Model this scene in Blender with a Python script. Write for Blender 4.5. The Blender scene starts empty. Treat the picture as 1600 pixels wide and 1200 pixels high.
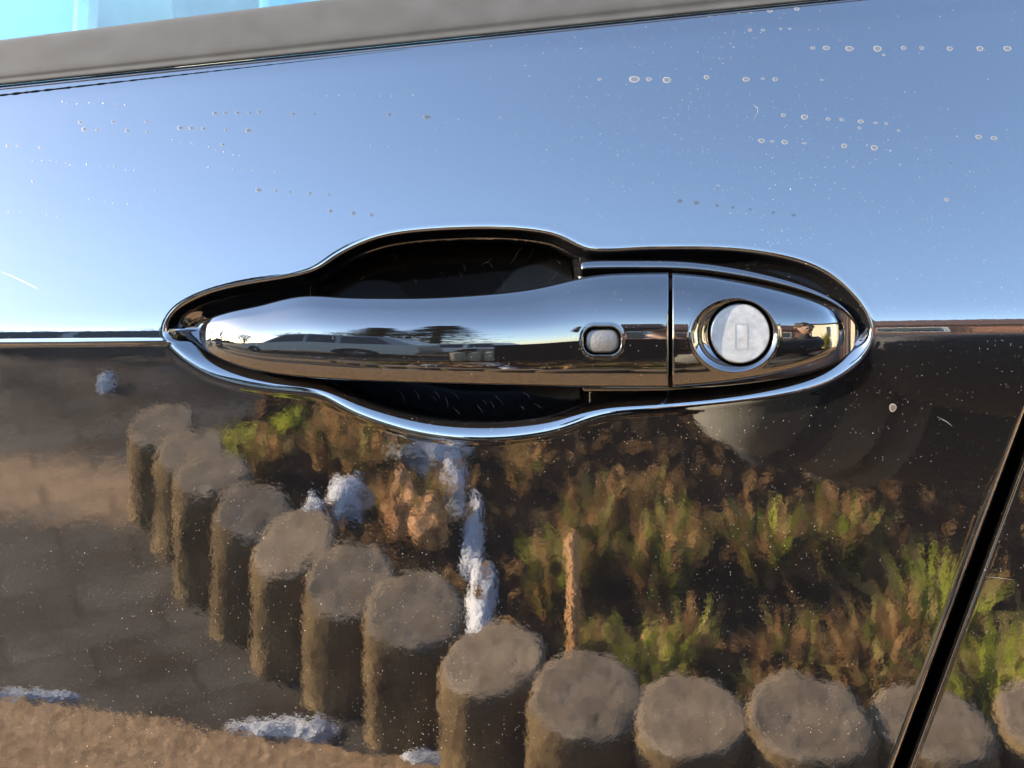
import bpy, bmesh, math, random
import numpy as np
from mathutils import Vector, Matrix, noise as mnoise
R = math.radians
rng = random.Random(7)
nrg = np.random.default_rng(7)
scene = bpy.context.scene
COL = scene.collection

# ------------------------------------------------------------------ camera, sky, sun, exposure
F_PX, DIST, CAM_Z = 1537.0, 0.33, 0.935          # focal length in photo pixels, distance to the door, height
cam_d = bpy.data.cameras.new("camera")
cam = bpy.data.objects.new("camera", cam_d); COL.objects.link(cam)
cam.location = (0, -DIST, CAM_Z); cam.rotation_euler = (R(90), 0, 0)
cam_d.sensor_width = 36.0; cam_d.lens = 36.0 * F_PX / 1600.0
cam_d.dof.use_dof = True; cam_d.dof.focus_distance = DIST; cam_d.dof.aperture_fstop = 14.0
cam_d.clip_start = 0.01; cam_d.clip_end = 3000
scene.camera = cam

SUN_EL, SUN_AZ = 18.0, 203.0                     # azimuth counted anticlockwise from +x
w = bpy.data.worlds.new("World"); scene.world = w; w.use_nodes = True
nt = w.node_tree; bg = nt.nodes["Background"]
sky = nt.nodes.new("ShaderNodeTexSky"); sky.sky_type = 'NISHITA'; sky.sun_disc = False
sky.sun_elevation = R(SUN_EL); sky.sun_rotation = R(90 - SUN_AZ)
sky.air_density = 0.8; sky.dust_density = 0.6; sky.ozone_density = 1.2
nt.links.new(sky.outputs[0], bg.inputs[0]); bg.inputs[1].default_value = 0.15
sun_d = bpy.data.lights.new("sun", 'SUN'); sun_d.energy = 5.0; sun_d.angle = R(0.5); sun_d.color = (1.0, 0.84, 0.62)
sun = bpy.data.objects.new("sun", sun_d); COL.objects.link(sun)
sdir = Vector((math.cos(R(SUN_AZ)) * math.cos(R(SUN_EL)), math.sin(R(SUN_AZ)) * math.cos(R(SUN_EL)), math.sin(R(SUN_EL))))
sun.rotation_euler = sdir.to_track_quat('Z', 'Y').to_euler(); sun.location = sdir * 40
vs = scene.view_settings; vs.view_transform = 'Standard'; vs.look = 'None'; vs.gamma = 1.0; vs.exposure = 4.9
try: scene.render.dither_intensity = 1.0
except Exception: pass
scene.cycles.max_bounces = 10; scene.cycles.glossy_bounces = 8; scene.cycles.transparent_max_bounces = 8
scene.cycles.caustics_reflective = False; scene.cycles.caustics_refractive = False

# ------------------------------------------------------------------ helpers
def P(px, py, Y):
    """point of the car side seen in the photo at (px, py) and lying Y metres into the car"""
    k = (DIST + Y) / F_PX
    return (px - 800.0) * k, Y, CAM_Z + (600.0 - py) * k
S = F_PX / DIST                                   # photo pixels per metre on the door plane
MM = 0.001

def sstep(a, b, x):
    t = np.clip((x - a) / (b - a), 0, 1); return t * t * t * (t * (6 * t - 15) + 10)
def softplus(x, w): return w * np.logaddexp(0, x / w)
def spline(xs, ys):
    """natural cubic spline"""
    xs = np.array(xs, float); ys = np.array(ys, float); n = len(xs); h = np.diff(xs)
    A = np.zeros((n, n)); r = np.zeros(n); A[0, 0] = A[-1, -1] = 1
    for i in range(1, n - 1):
        A[i, i-1], A[i, i], A[i, i+1] = h[i-1], 2 * (h[i-1] + h[i]), h[i]
        r[i] = 3 * ((ys[i+1] - ys[i]) / h[i] - (ys[i] - ys[i-1]) / h[i-1])
    c = np.linalg.solve(A, r)
    def f(q):
        q = np.asarray(q, float); i = np.clip(np.searchsorted(xs, q) - 1, 0, n - 2)
        b = (ys[i+1] - ys[i]) / h[i] - h[i] * (2 * c[i] + c[i+1]) / 3; d = (c[i+1] - c[i]) / (3 * h[i])
        t = q - xs[i]; return ys[i] + b * t + c[i] * t * t + d * t ** 3
    return f
def closed_curve(pts, n=700):
    p = np.array(pts + pts[:3], float); p = np.vstack([np.array(pts[-3:], float), p])
    s = np.r_[0, np.cumsum(np.hypot(*np.diff(p, axis=0).T))]
    q = np.linspace(s[3], s[3 + len(pts)], n, endpoint=False)
    return np.c_[spline(s, p[:, 0])(q), spline(s, p[:, 1])(q)]
def sdist(poly, X, Y):
    """signed distance to a closed polygon, positive inside"""
    sh = X.shape; x = X.ravel(); y = Y.ravel(); out = np.empty(x.size); a = poly; b = np.roll(poly, -1, 0)
    for s in range(0, x.size, 20000):
        xx = x[s:s+20000, None]; yy = y[s:s+20000, None]
        ex, ey = (b - a).T; wx = xx - a[:, 0]; wy = yy - a[:, 1]
        t = np.clip((wx * ex + wy * ey) / (ex * ex + ey * ey), 0, 1)
        d = np.sqrt(((wx - ex * t) ** 2 + (wy - ey * t) ** 2).min(1))
        c = ((a[:, 1] > yy) != (b[:, 1] > yy)) & (xx < (b[:, 0] - a[:, 0]) * (yy - a[:, 1]) / (b[:, 1] - a[:, 1] + 1e-12) + a[:, 0])
        out[s:s+20000] = np.where(c.sum(1) % 2 == 1, d, -d)
    return out.reshape(sh)

def grid_mesh(name, V, closed_v=False, flip=False, keep=None):
    """V: (n, m, 3) array of points -> quad mesh"""
    n, m = V.shape[:2]; idx = np.arange(n * m).reshape(n, m)
    if closed_v: idx = np.c_[idx, idx[:, :1]]
    q = np.stack([idx[:-1, :-1], idx[:-1, 1:], idx[1:, 1:], idx[1:, :-1]], -1).reshape(-1, 4)
    if keep is not None:
        q = q[keep.reshape(-1)]; us, q = np.unique(q, return_inverse=True); q = q.reshape(-1, 4); V = V.reshape(-1, 3)[us]; n, m = len(us), 1
    if flip: q = q[:, ::-1]
    me = bpy.data.meshes.new(name); me.vertices.add(n * m); me.vertices.foreach_set("co", V.reshape(-1).astype(np.float32))
    me.loops.add(q.size); me.loops.foreach_set("vertex_index", q.ravel().astype(np.int32))
    me.polygons.add(len(q)); me.polygons.foreach_set("loop_start", np.arange(0, q.size, 4, dtype=np.int32))
    me.polygons.foreach_set("use_smooth", np.ones(len(q), dtype=bool))
    me.update(calc_edges=True); me.validate(); return me
def link(name, me, mat=None, parent=None):
    o = bpy.data.objects.new(name, me); COL.objects.link(o)
    if mat is not None and hasattr(me, 'materials') and not me.materials: me.materials.append(mat)
    if parent is not None: o.parent = parent
    return o
ORD = 'first second third fourth fifth sixth seventh eighth ninth tenth eleventh twelfth thirteenth fourteenth fifteenth sixteenth seventeenth eighteenth nineteenth twentieth twenty-first twenty-second twenty-third twenty-fourth twenty-fifth twenty-sixth twenty-seventh twenty-eighth'.split()
def tag(o, label=None, cat=None, group=None, kind=None):
    for k, v in (('label', label), ('category', cat), ('group', group), ('kind', kind)):
        if v: o[k] = v
    return o
def empty(name, loc=(0, 0, 0), rz=0.0, **kw):
    o = bpy.data.objects.new(name, None); COL.objects.link(o); o.location = loc; o.rotation_euler = (0, 0, rz)
    return tag(o, **kw)
def raw_mesh(name, verts, faces, smooth=False):
    me = bpy.data.meshes.new(name); me.from_pydata([tuple(v) for v in verts], [], [tuple(f) for f in faces])
    if smooth: me.polygons.foreach_set("use_smooth", [True] * len(me.polygons))
    me.update(); return me
class MB:
    """collects shapes into one mesh"""
    def __init__(s): s.v = []; s.f = []
    def add(s, v, f):
        b = len(s.v); s.v += [tuple(p) for p in v]; s.f += [tuple(i + b for i in q) for q in f]; return s
    def box(s, c, d, rz=0.0, taper=1.0):
        ca, sa = math.cos(rz), math.sin(rz); v = []
        for z in (-1, 1):
            for x, y in ((-1, -1), (1, -1), (1, 1), (-1, 1)):
                k = taper if z > 0 else 1.0; X, Y = x * d[0] / 2 * k, y * d[1] / 2 * k
                v.append((c[0] + X * ca - Y * sa, c[1] + X * sa + Y * ca, c[2] + z * d[2] / 2))
        return s.add(v, [(3, 2, 1, 0), (4, 5, 6, 7), (0, 1, 5, 4), (1, 2, 6, 5), (2, 3, 7, 6), (3, 0, 4, 7)])
    def tube(s, pts, rad, n=7):
        pts = [Vector(p) for p in pts]; v = []; f = []
        for i, p in enumerate(pts):
            t = (pts[min(i + 1, len(pts) - 1)] - pts[max(i - 1, 0)]).normalized()
            a = t.orthogonal().normalized() if i == 0 else (a - t * a.dot(t)).normalized()
            b = t.cross(a); r = rad[i] if hasattr(rad, '__len__') else rad
            for k in range(n):
                an = 2 * math.pi * k / n; v.append(p + (a * math.cos(an) + b * math.sin(an)) * r)
        for i in range(len(pts) - 1):
            for k in range(n): f.append((i*n+k, i*n+(k+1) % n, (i+1)*n+(k+1) % n, (i+1)*n+k))
        f.append(tuple(range(n))[::-1]); f.append(tuple((len(pts)-1)*n + k for k in range(n)))
        return s.add(v, f)
    def prism(s, poly, y0, y1):
        """polygon in x,z extruded along y"""
        n = len(poly); v = [(x, y0, z) for x, z in poly] + [(x, y1, z) for x, z in poly]
        f = [tuple(range(n)), tuple(range(2 * n - 1, n - 1, -1))] + [(i, n + i, n + (i + 1) % n, (i + 1) % n) for i in range(n)]
        return s.add(v, f)
    def build(s, name, mat, parent=None, smooth=False): return link(name, raw_mesh(name, s.v, s.f, smooth), mat, parent)

# ------------------------------------------------------------------ materials
def new_mat(name):
    m = bpy.data.materials.new(name); m.use_nodes = True; n = m.node_tree
    return m, n, n.nodes["Principled BSDF"]
def N(n, t, **kw):
    x = n.nodes.new(t)
    for k, v in kw.items():
        if k in x.inputs: x.inputs[k].default_value = v
        else: setattr(x, k, v)
    return x
def plain(name, col, rough=0.6, metal=0.0, spec=None, var=0.25, scale=20.0, bump=0.0, bscale=None, col2=None):
    """principled with noisy colour and an optional bump"""
    m, n, b = new_mat(name); b.inputs["Roughness"].default_value = rough; b.inputs["Metallic"].default_value = metal
    if spec is not None: b.inputs["Specular IOR Level"].default_value = spec
    tc = N(n, "ShaderNodeTexCoord"); nz = N(n, "ShaderNodeTexNoise", Scale=scale, Detail=6.0, Roughness=0.65)
    n.links.new(tc.outputs["Object"], nz.inputs["Vector"])
    rp = N(n, "ShaderNodeValToRGB"); c2 = col2 or tuple(min(1, c * (1 + var)) for c in col); c1 = tuple(c * (1 - var) for c in col) if not col2 else col
    rp.color_ramp.elements[0].position = 0.3; rp.color_ramp.elements[1].position = 0.7
    rp.color_ramp.elements[0].color = (*c1, 1); rp.color_ramp.elements[1].color = (*c2, 1)
    n.links.new(nz.outputs[0], rp.inputs[0]); n.links.new(rp.outputs[0], b.inputs["Base Color"])
    if bump:
        nb = N(n, "ShaderNodeTexNoise", Scale=bscale or scale * 4, Detail=5.0); bp = N(n, "ShaderNodeBump", Strength=1.0, Distance=bump)
        n.links.new(tc.outputs["Object"], nb.inputs["Vector"]); n.links.new(nb.outputs[0], bp.inputs["Height"]); n.links.new(bp.outputs[0], b.inputs["Normal"])
    return m

def paint_mat(name, peel=1.0, dust=1.0, ior=1.62):
    """gloss black car paint: clear smooth surface with orange peel, dust grains and fine dust film"""
    m, n, b = new_mat(name); L = n.links.new
    b.inputs["Roughness"].default_value = 0.0; b.inputs["IOR"].default_value = ior
    tc = N(n, "ShaderNodeTexCoord")
    mask = None
    for sc, rad, thr in ((260.0, 0.05, 0.78), (620.0, 0.08, 0.74), (1150.0, 0.13, 0.76)):
        vo = N(n, "ShaderNodeTexVoronoi", Scale=sc); L(tc.outputs["Object"], vo.inputs["Vector"])
        lt = N(n, "ShaderNodeMath", operation='LESS_THAN'); L(vo.outputs["Distance"], lt.inputs[0]); lt.inputs[1].default_value = rad
        sp = N(n, "ShaderNodeSeparateColor"); L(vo.outputs["Color"], sp.inputs[0])
        gt = N(n, "ShaderNodeMath", operation='GREATER_THAN'); L(sp.outputs[0], gt.inputs[0]); gt.inputs[1].default_value = thr
        mu = N(n, "ShaderNodeMath", operation='MULTIPLY'); L(lt.outputs[0], mu.inputs[0]); L(gt.outputs[0], mu.inputs[1])
        mv = N(n, "ShaderNodeMath", operation='MULTIPLY'); L(mu.outputs[0], mv.inputs[0]); L(sp.outputs[1], mv.inputs[1])
        if mask is None: mask = mv
        else:
            ad = N(n, "ShaderNodeMath", operation='MAXIMUM'); L(mask.outputs[0], ad.inputs[0]); L(mv.outputs[0], ad.inputs[1]); mask = ad
    # patchy density
    nz = N(n, "ShaderNodeTexNoise", Scale=9.0, Detail=4.0, Roughness=0.6); L(tc.outputs["Object"], nz.inputs["Vector"])
    mr = N(n, "ShaderNodeMapRange"); L(nz.outputs[0], mr.inputs[0]); mr.inputs[1].default_value = 0.33; mr.inputs[2].default_value = 0.56
    mm = N(n, "ShaderNodeMath", operation='MULTIPLY'); L(mask.outputs[0], mm.inputs[0]); L(mr.outputs[0], mm.inputs[1])
    # the upper left of the door is clean, the lower half and the upper right carry the dust
    sx = N(n, "ShaderNodeSeparateXYZ"); L(tc.outputs["Object"], sx.inputs[0])
    mx_ = N(n, "ShaderNodeMapRange"); L(sx.outputs[0], mx_.inputs[0]); mx_.inputs[1].default_value = -0.05; mx_.inputs[2].default_value = 0.10; mx_.inputs[3].default_value = 0.06
    mz_ = N(n, "ShaderNodeMapRange"); L(sx.outputs[2], mz_.inputs[0]); mz_.inputs[1].default_value = 0.950; mz_.inputs[2].default_value = 0.955; mz_.inputs[3].default_value = 1.0; mz_.inputs[4].default_value = 0.0
    mq_ = N(n, "ShaderNodeMath", operation='MAXIMUM'); L(mx_.outputs[0], mq_.inputs[0]); L(mz_.outputs[0], mq_.inputs[1])
    mo_ = N(n, "ShaderNodeMath", operation='MULTIPLY'); L(mm.outputs[0], mo_.inputs[0]); L(mq_.outputs[0], mo_.inputs[1]); mm = mo_
    fi = N(n, "ShaderNodeMath", operation='MULTIPLY'); L(mm.outputs[0], fi.inputs[0]); fi.inputs[1].default_value = dust
    mx = N(n, "ShaderNodeMix", data_type='RGBA'); L(fi.outputs[0], mx.inputs[0])
    mx.inputs[6].default_value = (0.0006, 0.0006, 0.0007, 1); mx.inputs[7].default_value = (0.072, 0.068, 0.061, 1)
    L(mx.outputs[2], b.inputs["Base Color"])
    if peel:
        n1 = N(n, "ShaderNodeTexNoise", Scale=330.0, Detail=2.0, Roughness=0.55); n2 = N(n, "ShaderNodeTexNoise", Scale=90.0, Detail=1.0)
        for q in (n1, n2): L(tc.outputs["Object"], q.inputs["Vector"])
        b1 = N(n, "ShaderNodeBump", Strength=1.0, Distance=0.0000066 * peel); b2 = N(n, "ShaderNodeBump", Strength=1.0, Distance=0.000014 * peel)
        L(n1.outputs[0], b1.inputs["Height"]); L(n2.outputs[0], b2.inputs["Height"]); L(b1.outputs[0], b2.inputs["Normal"])
        L(b2.outputs[0], b.inputs["Normal"])
    return m

M_PAINT = paint_mat("gloss_black_paint", peel=1.0)
M_GRIP = paint_mat("gloss_black_handle", peel=0.12, dust=0.6, ior=1.47)
M_BLACK = plain("black_plastic", (0.0012, 0.0012, 0.0013), 0.35)
M_GAP = plain("black_gap_rubber", (0.0004, 0.0004, 0.0004), 0.9, spec=0.0)
M_RUBBER = plain("grey_weathered_rubber", (0.0053, 0.0058, 0.0066), 0.9, spec=0.05, var=0.22, scale=60, bump=0.00004, bscale=2500)
M_BUTTON = plain("satin_grey_plastic", (0.006, 0.006, 0.0065), 0.45, spec=0.32, var=0.05, bump=0.00012, bscale=900)

# ------------------------------------------------------------------ the car side
RIM = closed_curve([(255,520),(259,500),(271,483),(296,466),(332,452),(380,441),(430,433),(468,426),(496,416),(521,400),(551,383),(591,368),(641,359),(700,354.5),(755,353),(805,354.5),(845,359),(873,366),(896,377),(916,385.5),(938,388.5),(985,387),(1060,385),(1130,386.5),(1190,392.5),(1240,403),(1281,418),(1315,440),(1341,466),(1358,492),(1364,517),(1357,543),(1338,568),(1308,589),(1268,605),(1218,616.5),(1158,625.5),(1080,633.5),(1000,640),(952,645),(915,655),(880,667.5),(838,677),(790,682.5),(740,683.5),(690,680),(640,671),(592,657),(553,642),(526,628),(501,616),(470,610),(420,605),(370,596.5),(330,584),(296,565),(270,543)])
WELL = closed_curve([(486,452),(492,425),(505,395),(530,350),(600,320),(700,310),(800,320),(870,345),(897,385),(906,415),(912,440),(916,520),(918,590),(922,620),(915,665),(870,700),(790,720),(690,720),(590,700),(530,665),(500,625),(488,590),(484,520)])
def crease_py(px): return 519.5 - 0.0085 * (px - 250)
def belt_py(px): return 134.5 - 0.1035 * px
def ridge_py(px): return 148.5 - 0.1 * px + 0.000006 * px * px
def gap_px(py): return 1600 - (py - 688) * 0.370      # centre of the shut line between the doors

# vertical tilt of the skin (degrees, + faces the sky) against height above the crease (m)
_zt = np.array([-0.60, -0.20, -0.142, -0.10, -0.065, -0.030, -0.012, -0.0055, -0.0025, 0.0, 0.003, 0.008, 0.03, 0.06, 0.10, 0.16, 0.4])
_tt = np.array([ -3.0, -2.0, -2.0,  -2.8,  -4.2,  -5.3,   -5.9,   -5.6,  -3.5, 1.5,   6.4,   8.3,   9.4, 11.4, 14.0, 17., 22.])
_zz = np.linspace(-0.6, 0.4, 20001); _k = np.exp(-0.5 * (np.arange(-40, 41) / 14.0) ** 2); _k /= _k.sum()
_sl = np.convolve(np.pad(np.tan(np.radians(np.interp(_zz, _zt, _tt))), 40, 'edge'), _k, 'valid')
_YY = np.r_[0, np.cumsum((_sl[1:] + _sl[:-1]) / 2 * np.diff(_zz))]; _YY -= np.interp(0, _zz, _YY)
_k = np.exp(-0.5 * (np.arange(-300, 301) / 62.0) ** 2); _k /= _k.sum(); _YW = np.convolve(np.pad(_YY, 300, 'reflect', reflect_type='odd'), _k, 'valid')
def panel_Y(px, py):
    Y = np.zeros(np.broadcast(px, py).shape)
    for _ in range(6):
        k = (DIST + Y) / F_PX; Z = (600 - py) * k; X = (px - 800) * k
        Zc = Z - (600 - crease_py(px)) / S; m = sstep(900, 1480, px)
        Yn = np.interp(Zc, _zz, _YY) * (1 - m) + np.interp(Zc, _zz, _YW) * m
        Yn = Yn - 0.00024 * (1 - sstep(180, 420, px)) * np.exp(-((Zc + 0.0030) / 0.0008) ** 2)
        Yn = Yn + math.tan(R(13)) * softplus(Z - (600 - ridge_py(px)) * k, 0.0012)
        Y = Yn + 0.012 * X * X
    return Y
# rolled rim of the handle recess: slope (degrees) against distance inside the outline (px)
_rs = np.linspace(-40, 60, 2001)
def _prof(d, t):
    q = np.tan(np.radians(np.interp(_rs, d, t))); return np.r_[0, np.cumsum((q[1:] + q[:-1]) / 2 * np.diff(_rs))] / S
_rlo = _prof([-40, -16, -9, -3, 1, 5, 12, 21, 26, 29, 33, 37, 60], [0, 0, -1.0, 1.5, 10, 20, 27, 36, 40, 55, 50, 10, 0])
_rup = _prof([-40, -16, -8, -3, 0, 3, 6, 14, 20, 28, 40, 50, 60], [0, 0, -0.8, 1.5, 9, 30, 57, 60, 45, 34, 30, 20, 0])
def skin_Y(px, py, deep=True, want_sw=False):
    Y = panel_Y(px, py)
    if deep:
        m = (px > 225) & (px < 1395) & (py > 325) & (py < 715)
        sd = np.full(px.shape, -99.0); sd[m] = sdist(RIM, px[m], py[m])
        sw = np.full(px.shape, -99.0); sw[m] = sdist(WELL, px[m], py[m]); sw = np.minimum(sw * 0.45, sd - 22.5)
        up = sstep(575, 470, py)
        Y = Y + np.interp(sd, _rs, _rup) * up + np.interp(sd, _rs, _rlo) * (1 - up)
        c_ = np.clip(sw, 0, None); Y = Y + 0.0115 * sstep(-1, 8, sw) + (0.62 * up * (c_ - softplus(c_ - 95, 10.0)) + 1.05 * (1 - up) * (c_ - softplus(c_ - 55, 8.0))) / S
    return (Y, sw) if want_sw else Y
def lines(segs):
    """non-uniform samples: list of (start, stop, step)"""
    out = []
    for a, b, st in segs: out.append(np.linspace(a, b, max(2, int(round((b - a) / st)) + 1))[:-1])
    return np.r_[tuple(out + [[segs[-1][1]]])]

car = empty("car", (0, 0, 0.0), label="glossy black parked car, its side with the door handle filling the close-up", cat="car")
# front door skin
gx = lines([(-1500, -60, 60), (-60, 235, 8), (235, 300, 1.6), (300, 1345, 2.2), (1345, 1385, 1.6)])
gv = lines([(0, 0.93, 0.05), (0.93, 1.0, 0.004)])[1:]             # last strip runs up to the shut line
gy = lines([(-70, 330, 6), (330, 395, 1.5), (395, 600, 2.0), (600, 700, 1.5), (700, 1230, 8), (1230, 2400, 60)])
GX, GY = np.meshgrid(gx, gy, indexing='ij')
EX = 1385 + (np.maximum(gap_px(gy) - 12, 1386 + 0 * gy) - 1385) * gv[:, None]
far = gap_px(gy) < 1401                                            # low down the shut line sweeps in: squeeze the strip
PX = np.vstack([GX, EX]); PY = np.vstack([GY, np.broadcast_to(gy, EX.shape)])
edge = np.minimum(gap_px(gy) - 12, 1e9)
PX = np.where(PY > 1180, np.minimum(PX, 0) + np.maximum(PX, 0) * np.minimum(1, edge / np.maximum(PX[-1], 1)), PX)
# keep everything left of the shut line, and let the upper edge follow the belt line
topm = belt_py(PX); yb = 330.0
PY = np.where(PY < yb, yb + (PY - yb) * (yb - topm) / (yb + 70), PY)
Y, SW = skin_Y(PX, PY, want_sw=True)
de = (gap_px(PY) - 12 - PX) / S                                     # hem radius at the shut line
rr = 0.0028
Y = Y + np.where(de < rr, rr - np.sqrt(np.maximum(rr * rr - (rr - np.clip(de, 0, rr)) ** 2, 0)), 0)
V = np.stack(P(PX, PY, Y), -1)
ret = V[-1:].copy(); ret[..., 1] += 0.012; ret[..., 0] -= 0.0006
V = np.concatenate([V, ret], 0)
_in = SW > 1.0; _in = _in[:-1, :-1] & _in[1:, :-1] & _in[:-1, 1:] & _in[1:, 1:]; _in = np.concatenate([_in, np.zeros_like(_in[:1])], 0)
door = link("front_door", grid_mesh("front_door", V, flip=True, keep=~_in), M_PAINT, car)
M_CUP = plain("satin_black_cup", (0.0006, 0.0006, 0.0007), 0.38, spec=0.02, var=0.5, scale=90, bump=0.00003, bscale=700)
cup = link("finger_cup", grid_mesh("finger_cup", V, flip=True, keep=_in), M_CUP, car)
# rear door skin
gv = lines([(0, 0.05, 0.0012), (0.05, 1.0, 0.03)])
PYr = np.broadcast_to(gy, (len(gv), len(gy))).copy()
PXr = gap_px(PYr) + 12 + gv[:, None] * 1300
topm = belt_py(PXr); PYr = np.where(PYr < yb, yb + (PYr - yb) * (yb - topm) / (yb + 70), PYr); PXr = gap_px(PYr) + 12 + gv[:, None] * 1300
Y = skin_Y(PXr, PYr, False) + 0.0004
de = (PXr - gap_px(PYr) - 12) / S; rr = 0.0018
Y = Y + np.where(de < rr, 0.22 * rr * (1 - np.clip(de, 0, rr) / rr) ** 2, 0)
Vr = np.stack(P(PXr, PYr, Y), -1); ret = Vr[:1].copy(); ret[..., 1] += 0.012; ret[..., 0] += 0.0006
rear = link("rear_door", grid_mesh("rear_door", np.concatenate([ret, Vr[:1], Vr], 0), flip=True), M_PAINT, car)
# dark pillar behind the shut line
yy = lines([(-60, 2400, 60)]); pp = np.stack([np.stack(P(gap_px(yy) + o, yy, panel_Y(gap_px(yy) + o, yy) + 0.013), -1) for o in (-60, 60)], 0)
link("door_pillar", grid_mesh("door_pillar", pp, flip=True), M_GAP, car)

# ---- handle: lofted bodies, dense enough for clean reflections
_vs = np.array([-1.0, -0.985, -0.96, -0.93, -0.83, -0.72, -0.63, -0.53, -0.38, -0.22, -0.08, 0.14, 0.33, 0.53, 0.69, 0.735, 0.775, 0.92, 0.965, 0.988, 1.0])
_ts = np.array([-86., -66., -48., -37., -22.0, -15.0, -10.0, -7.0, -4.2, -1.9, 0.0, 3.6, 10.5, 19.0, 25.0, 33.0, 38.0, 42.0, 52.0, 68.0, 86.0])
_vv = np.linspace(-1, 1, 4001); _g = np.tan(np.radians(np.interp(_vv, _vs, _ts))); _g = np.r_[0, np.cumsum((_g[1:] + _g[:-1]) / 2 * np.diff(_vv))]
_k = np.exp(-0.5 * (np.arange(-30, 31) / 10.0) ** 2); _k /= _k.sum(); _g = np.convolve(np.pad(_g, 30, 'edge'), _k, 'valid')
_g -= _g.min()
_th = np.linspace(-1, 1, 170); V_FRONT = np.sign(_th) * (1 - (1 - np.abs(_th)) ** 1.8)
def loft(name, xs, top, bot, yf, thick, dent=None, mat=M_GRIP, parent=None, gs=1.0, extra_v=None, gtab=None):
    v = V_FRONT if extra_v is None else np.unique(np.r_[V_FRONT, extra_v])
    PX = np.repeat(xs[:, None], len(v), 1); t = top[:, None]; b = bot[:, None]; mid = (t + b) / 2; a = (b - t) / 2
    PY = mid - a * v
    Y = yf[:, None] + a / S * np.interp(v, _vv, _g if gtab is None else gtab) * gs
    if dent is not None: Y = Y + dent(PX, PY)
    Fr = np.stack(P(PX, PY, Y), -1)
    vb = np.array([0.97, 0.6, 0.0, -0.6, -0.97]); PYb = mid - a * vb
    Yb = np.maximum(Y[:, -1:], Y[:, :1]) + thick[:, None] * np.array([0.35, 0.9, 1.0, 0.9, 0.35])
    Bk = np.stack(P(np.repeat(xs[:, None], 5, 1), PYb, Yb), -1)
    V = np.concatenate([Fr, Bk], 1); me = grid_mesh(name, V, closed_v=True, flip=True)
    bm = bmesh.new(); bm.from_mesh(me); bm.verts.ensure_lookup_table(); m = V.shape[1]; n = V.shape[0]
    for i, rev in ((0, False), (n - 1, True)):
        f = bm.faces.new([bm.verts[i * m + k] for k in (range(m) if not rev else reversed(range(m)))]); f.smooth = False
    bmesh.ops.recalc_face_normals(bm, faces=bm.faces); bm.to_mesh(me); bm.free()
    return link(name, me, mat, parent)
def round_rect(cx, cy, hx, hy, r):
    def f(X, Yy):
        qx = np.abs(X - cx) - hx + r; qy = np.abs(Yy - cy) - hy + r
        return r - np.hypot(np.maximum(qx, 0), np.maximum(qy, 0)) - np.minimum(np.maximum(qx, qy), 0)
    return f                                                   # positive inside
# grip
handle = empty("door_handle"); handle.parent = car
u = lambda x, x0=311.0: np.sqrt(np.maximum(np.asarray(x, float) - x0, 0))
tp = [(311,521),(315,509),(325,499),(345,491),(375,483.5),(410,476),(445,467),(482,462),(530,464),(600,465.5),(680,464.5),(740,461),(800,455.5),(850,447.5),(895,437),(935,430),(985,427),(1045,426)]
bt = [(311,523),(315,537),(325,549),(345,561),(375,572),(420,582.5),(470,589),(540,594),(620,597.5),(700,600),(800,602.5),(900,605),(1045,606)]
dp = [(311,4.0),(315,1.6),(325,-0.9),(345,-3.2),(375,-5.2),(420,-7.2),(480,-9.0),(560,-10.6),(650,-11.8),(760,-12.7),(880,-13.1),(1045,-13.2)]
f_top = spline(*zip(*[(u(x), y) for x, y in tp])); f_bot = spline(*zip(*[(u(x), y) for x, y in bt])); f_dep = spline(*zip(*[(u(x), y) for x, y in dp]))
uu = np.r_[np.linspace(0.02, math.sqrt(30), 60)[:-1] ** 2 + 311, lines([(341, 890, 2.5), (890, 992, 0.9), (992, 1040, 2.0), (1040, 1045, 0.7)])]
rrb = round_rect(941, 532.5, 30.5, 23, 19)
def dent_btn(X, Yy):
    s = rrb(X, Yy); return -0.00015 * np.exp(-((s + 1) / 3.0) ** 2) + 0.0040 * sstep(0.5, 4, s)
vx = np.linspace(-0.55, 0.35, 130)
dY = f_dep(u(uu)) * MM; e = np.clip((uu - 1041.5) / 3.5, 0, 1); dY = dY + 0.0007 * (1 - np.sqrt(1 - e * e))
grip = loft("grip", uu, f_top(u(uu)), f_bot(u(uu)), dY, np.full(len(uu), 0.010) * np.clip((uu - 311) / 60, 0.1, 1), dent_btn, parent=handle, extra_v=vx)
# push button
def dome(name, sdf, cx, cy, hx, hy, Yc, high, edge, mat, parent, step=0.6, slope=0.0, pw=0.5):
    xs = np.arange(cx - hx - 1, cx + hx + 1.01, step); ys = np.arange(cy - hy - 1, cy + hy + 1.01, step)
    X, Yy = np.meshgrid(xs, ys, indexing='ij'); s = sdf(X, Yy)
    q_ = ((X - cx) / hx) ** 2, ((Yy - cy) / hy) ** 2; Y = Yc - high * (0.45 * np.clip(1 - (1 - s / 5.0).clip(0, 1) ** 2, 0, 1) ** .5 + .55 * (1 - .55 * q_[0]) * (1 - .55 * q_[1])) + slope * (X - cx) / S + np.where(s < 0, 0.003, 0)
    return link(name, grid_mesh(name, np.stack(P(X, Yy, Y), -1), flip=True), mat, parent)
rb2 = round_rect(941, 532.5, 27, 19.5, 16)
btn = dome("push_button", rb2, 941, 532.5, 27.5, 20, -0.0103, 0.0022, 16, M_BUTTON, grip)
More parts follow.
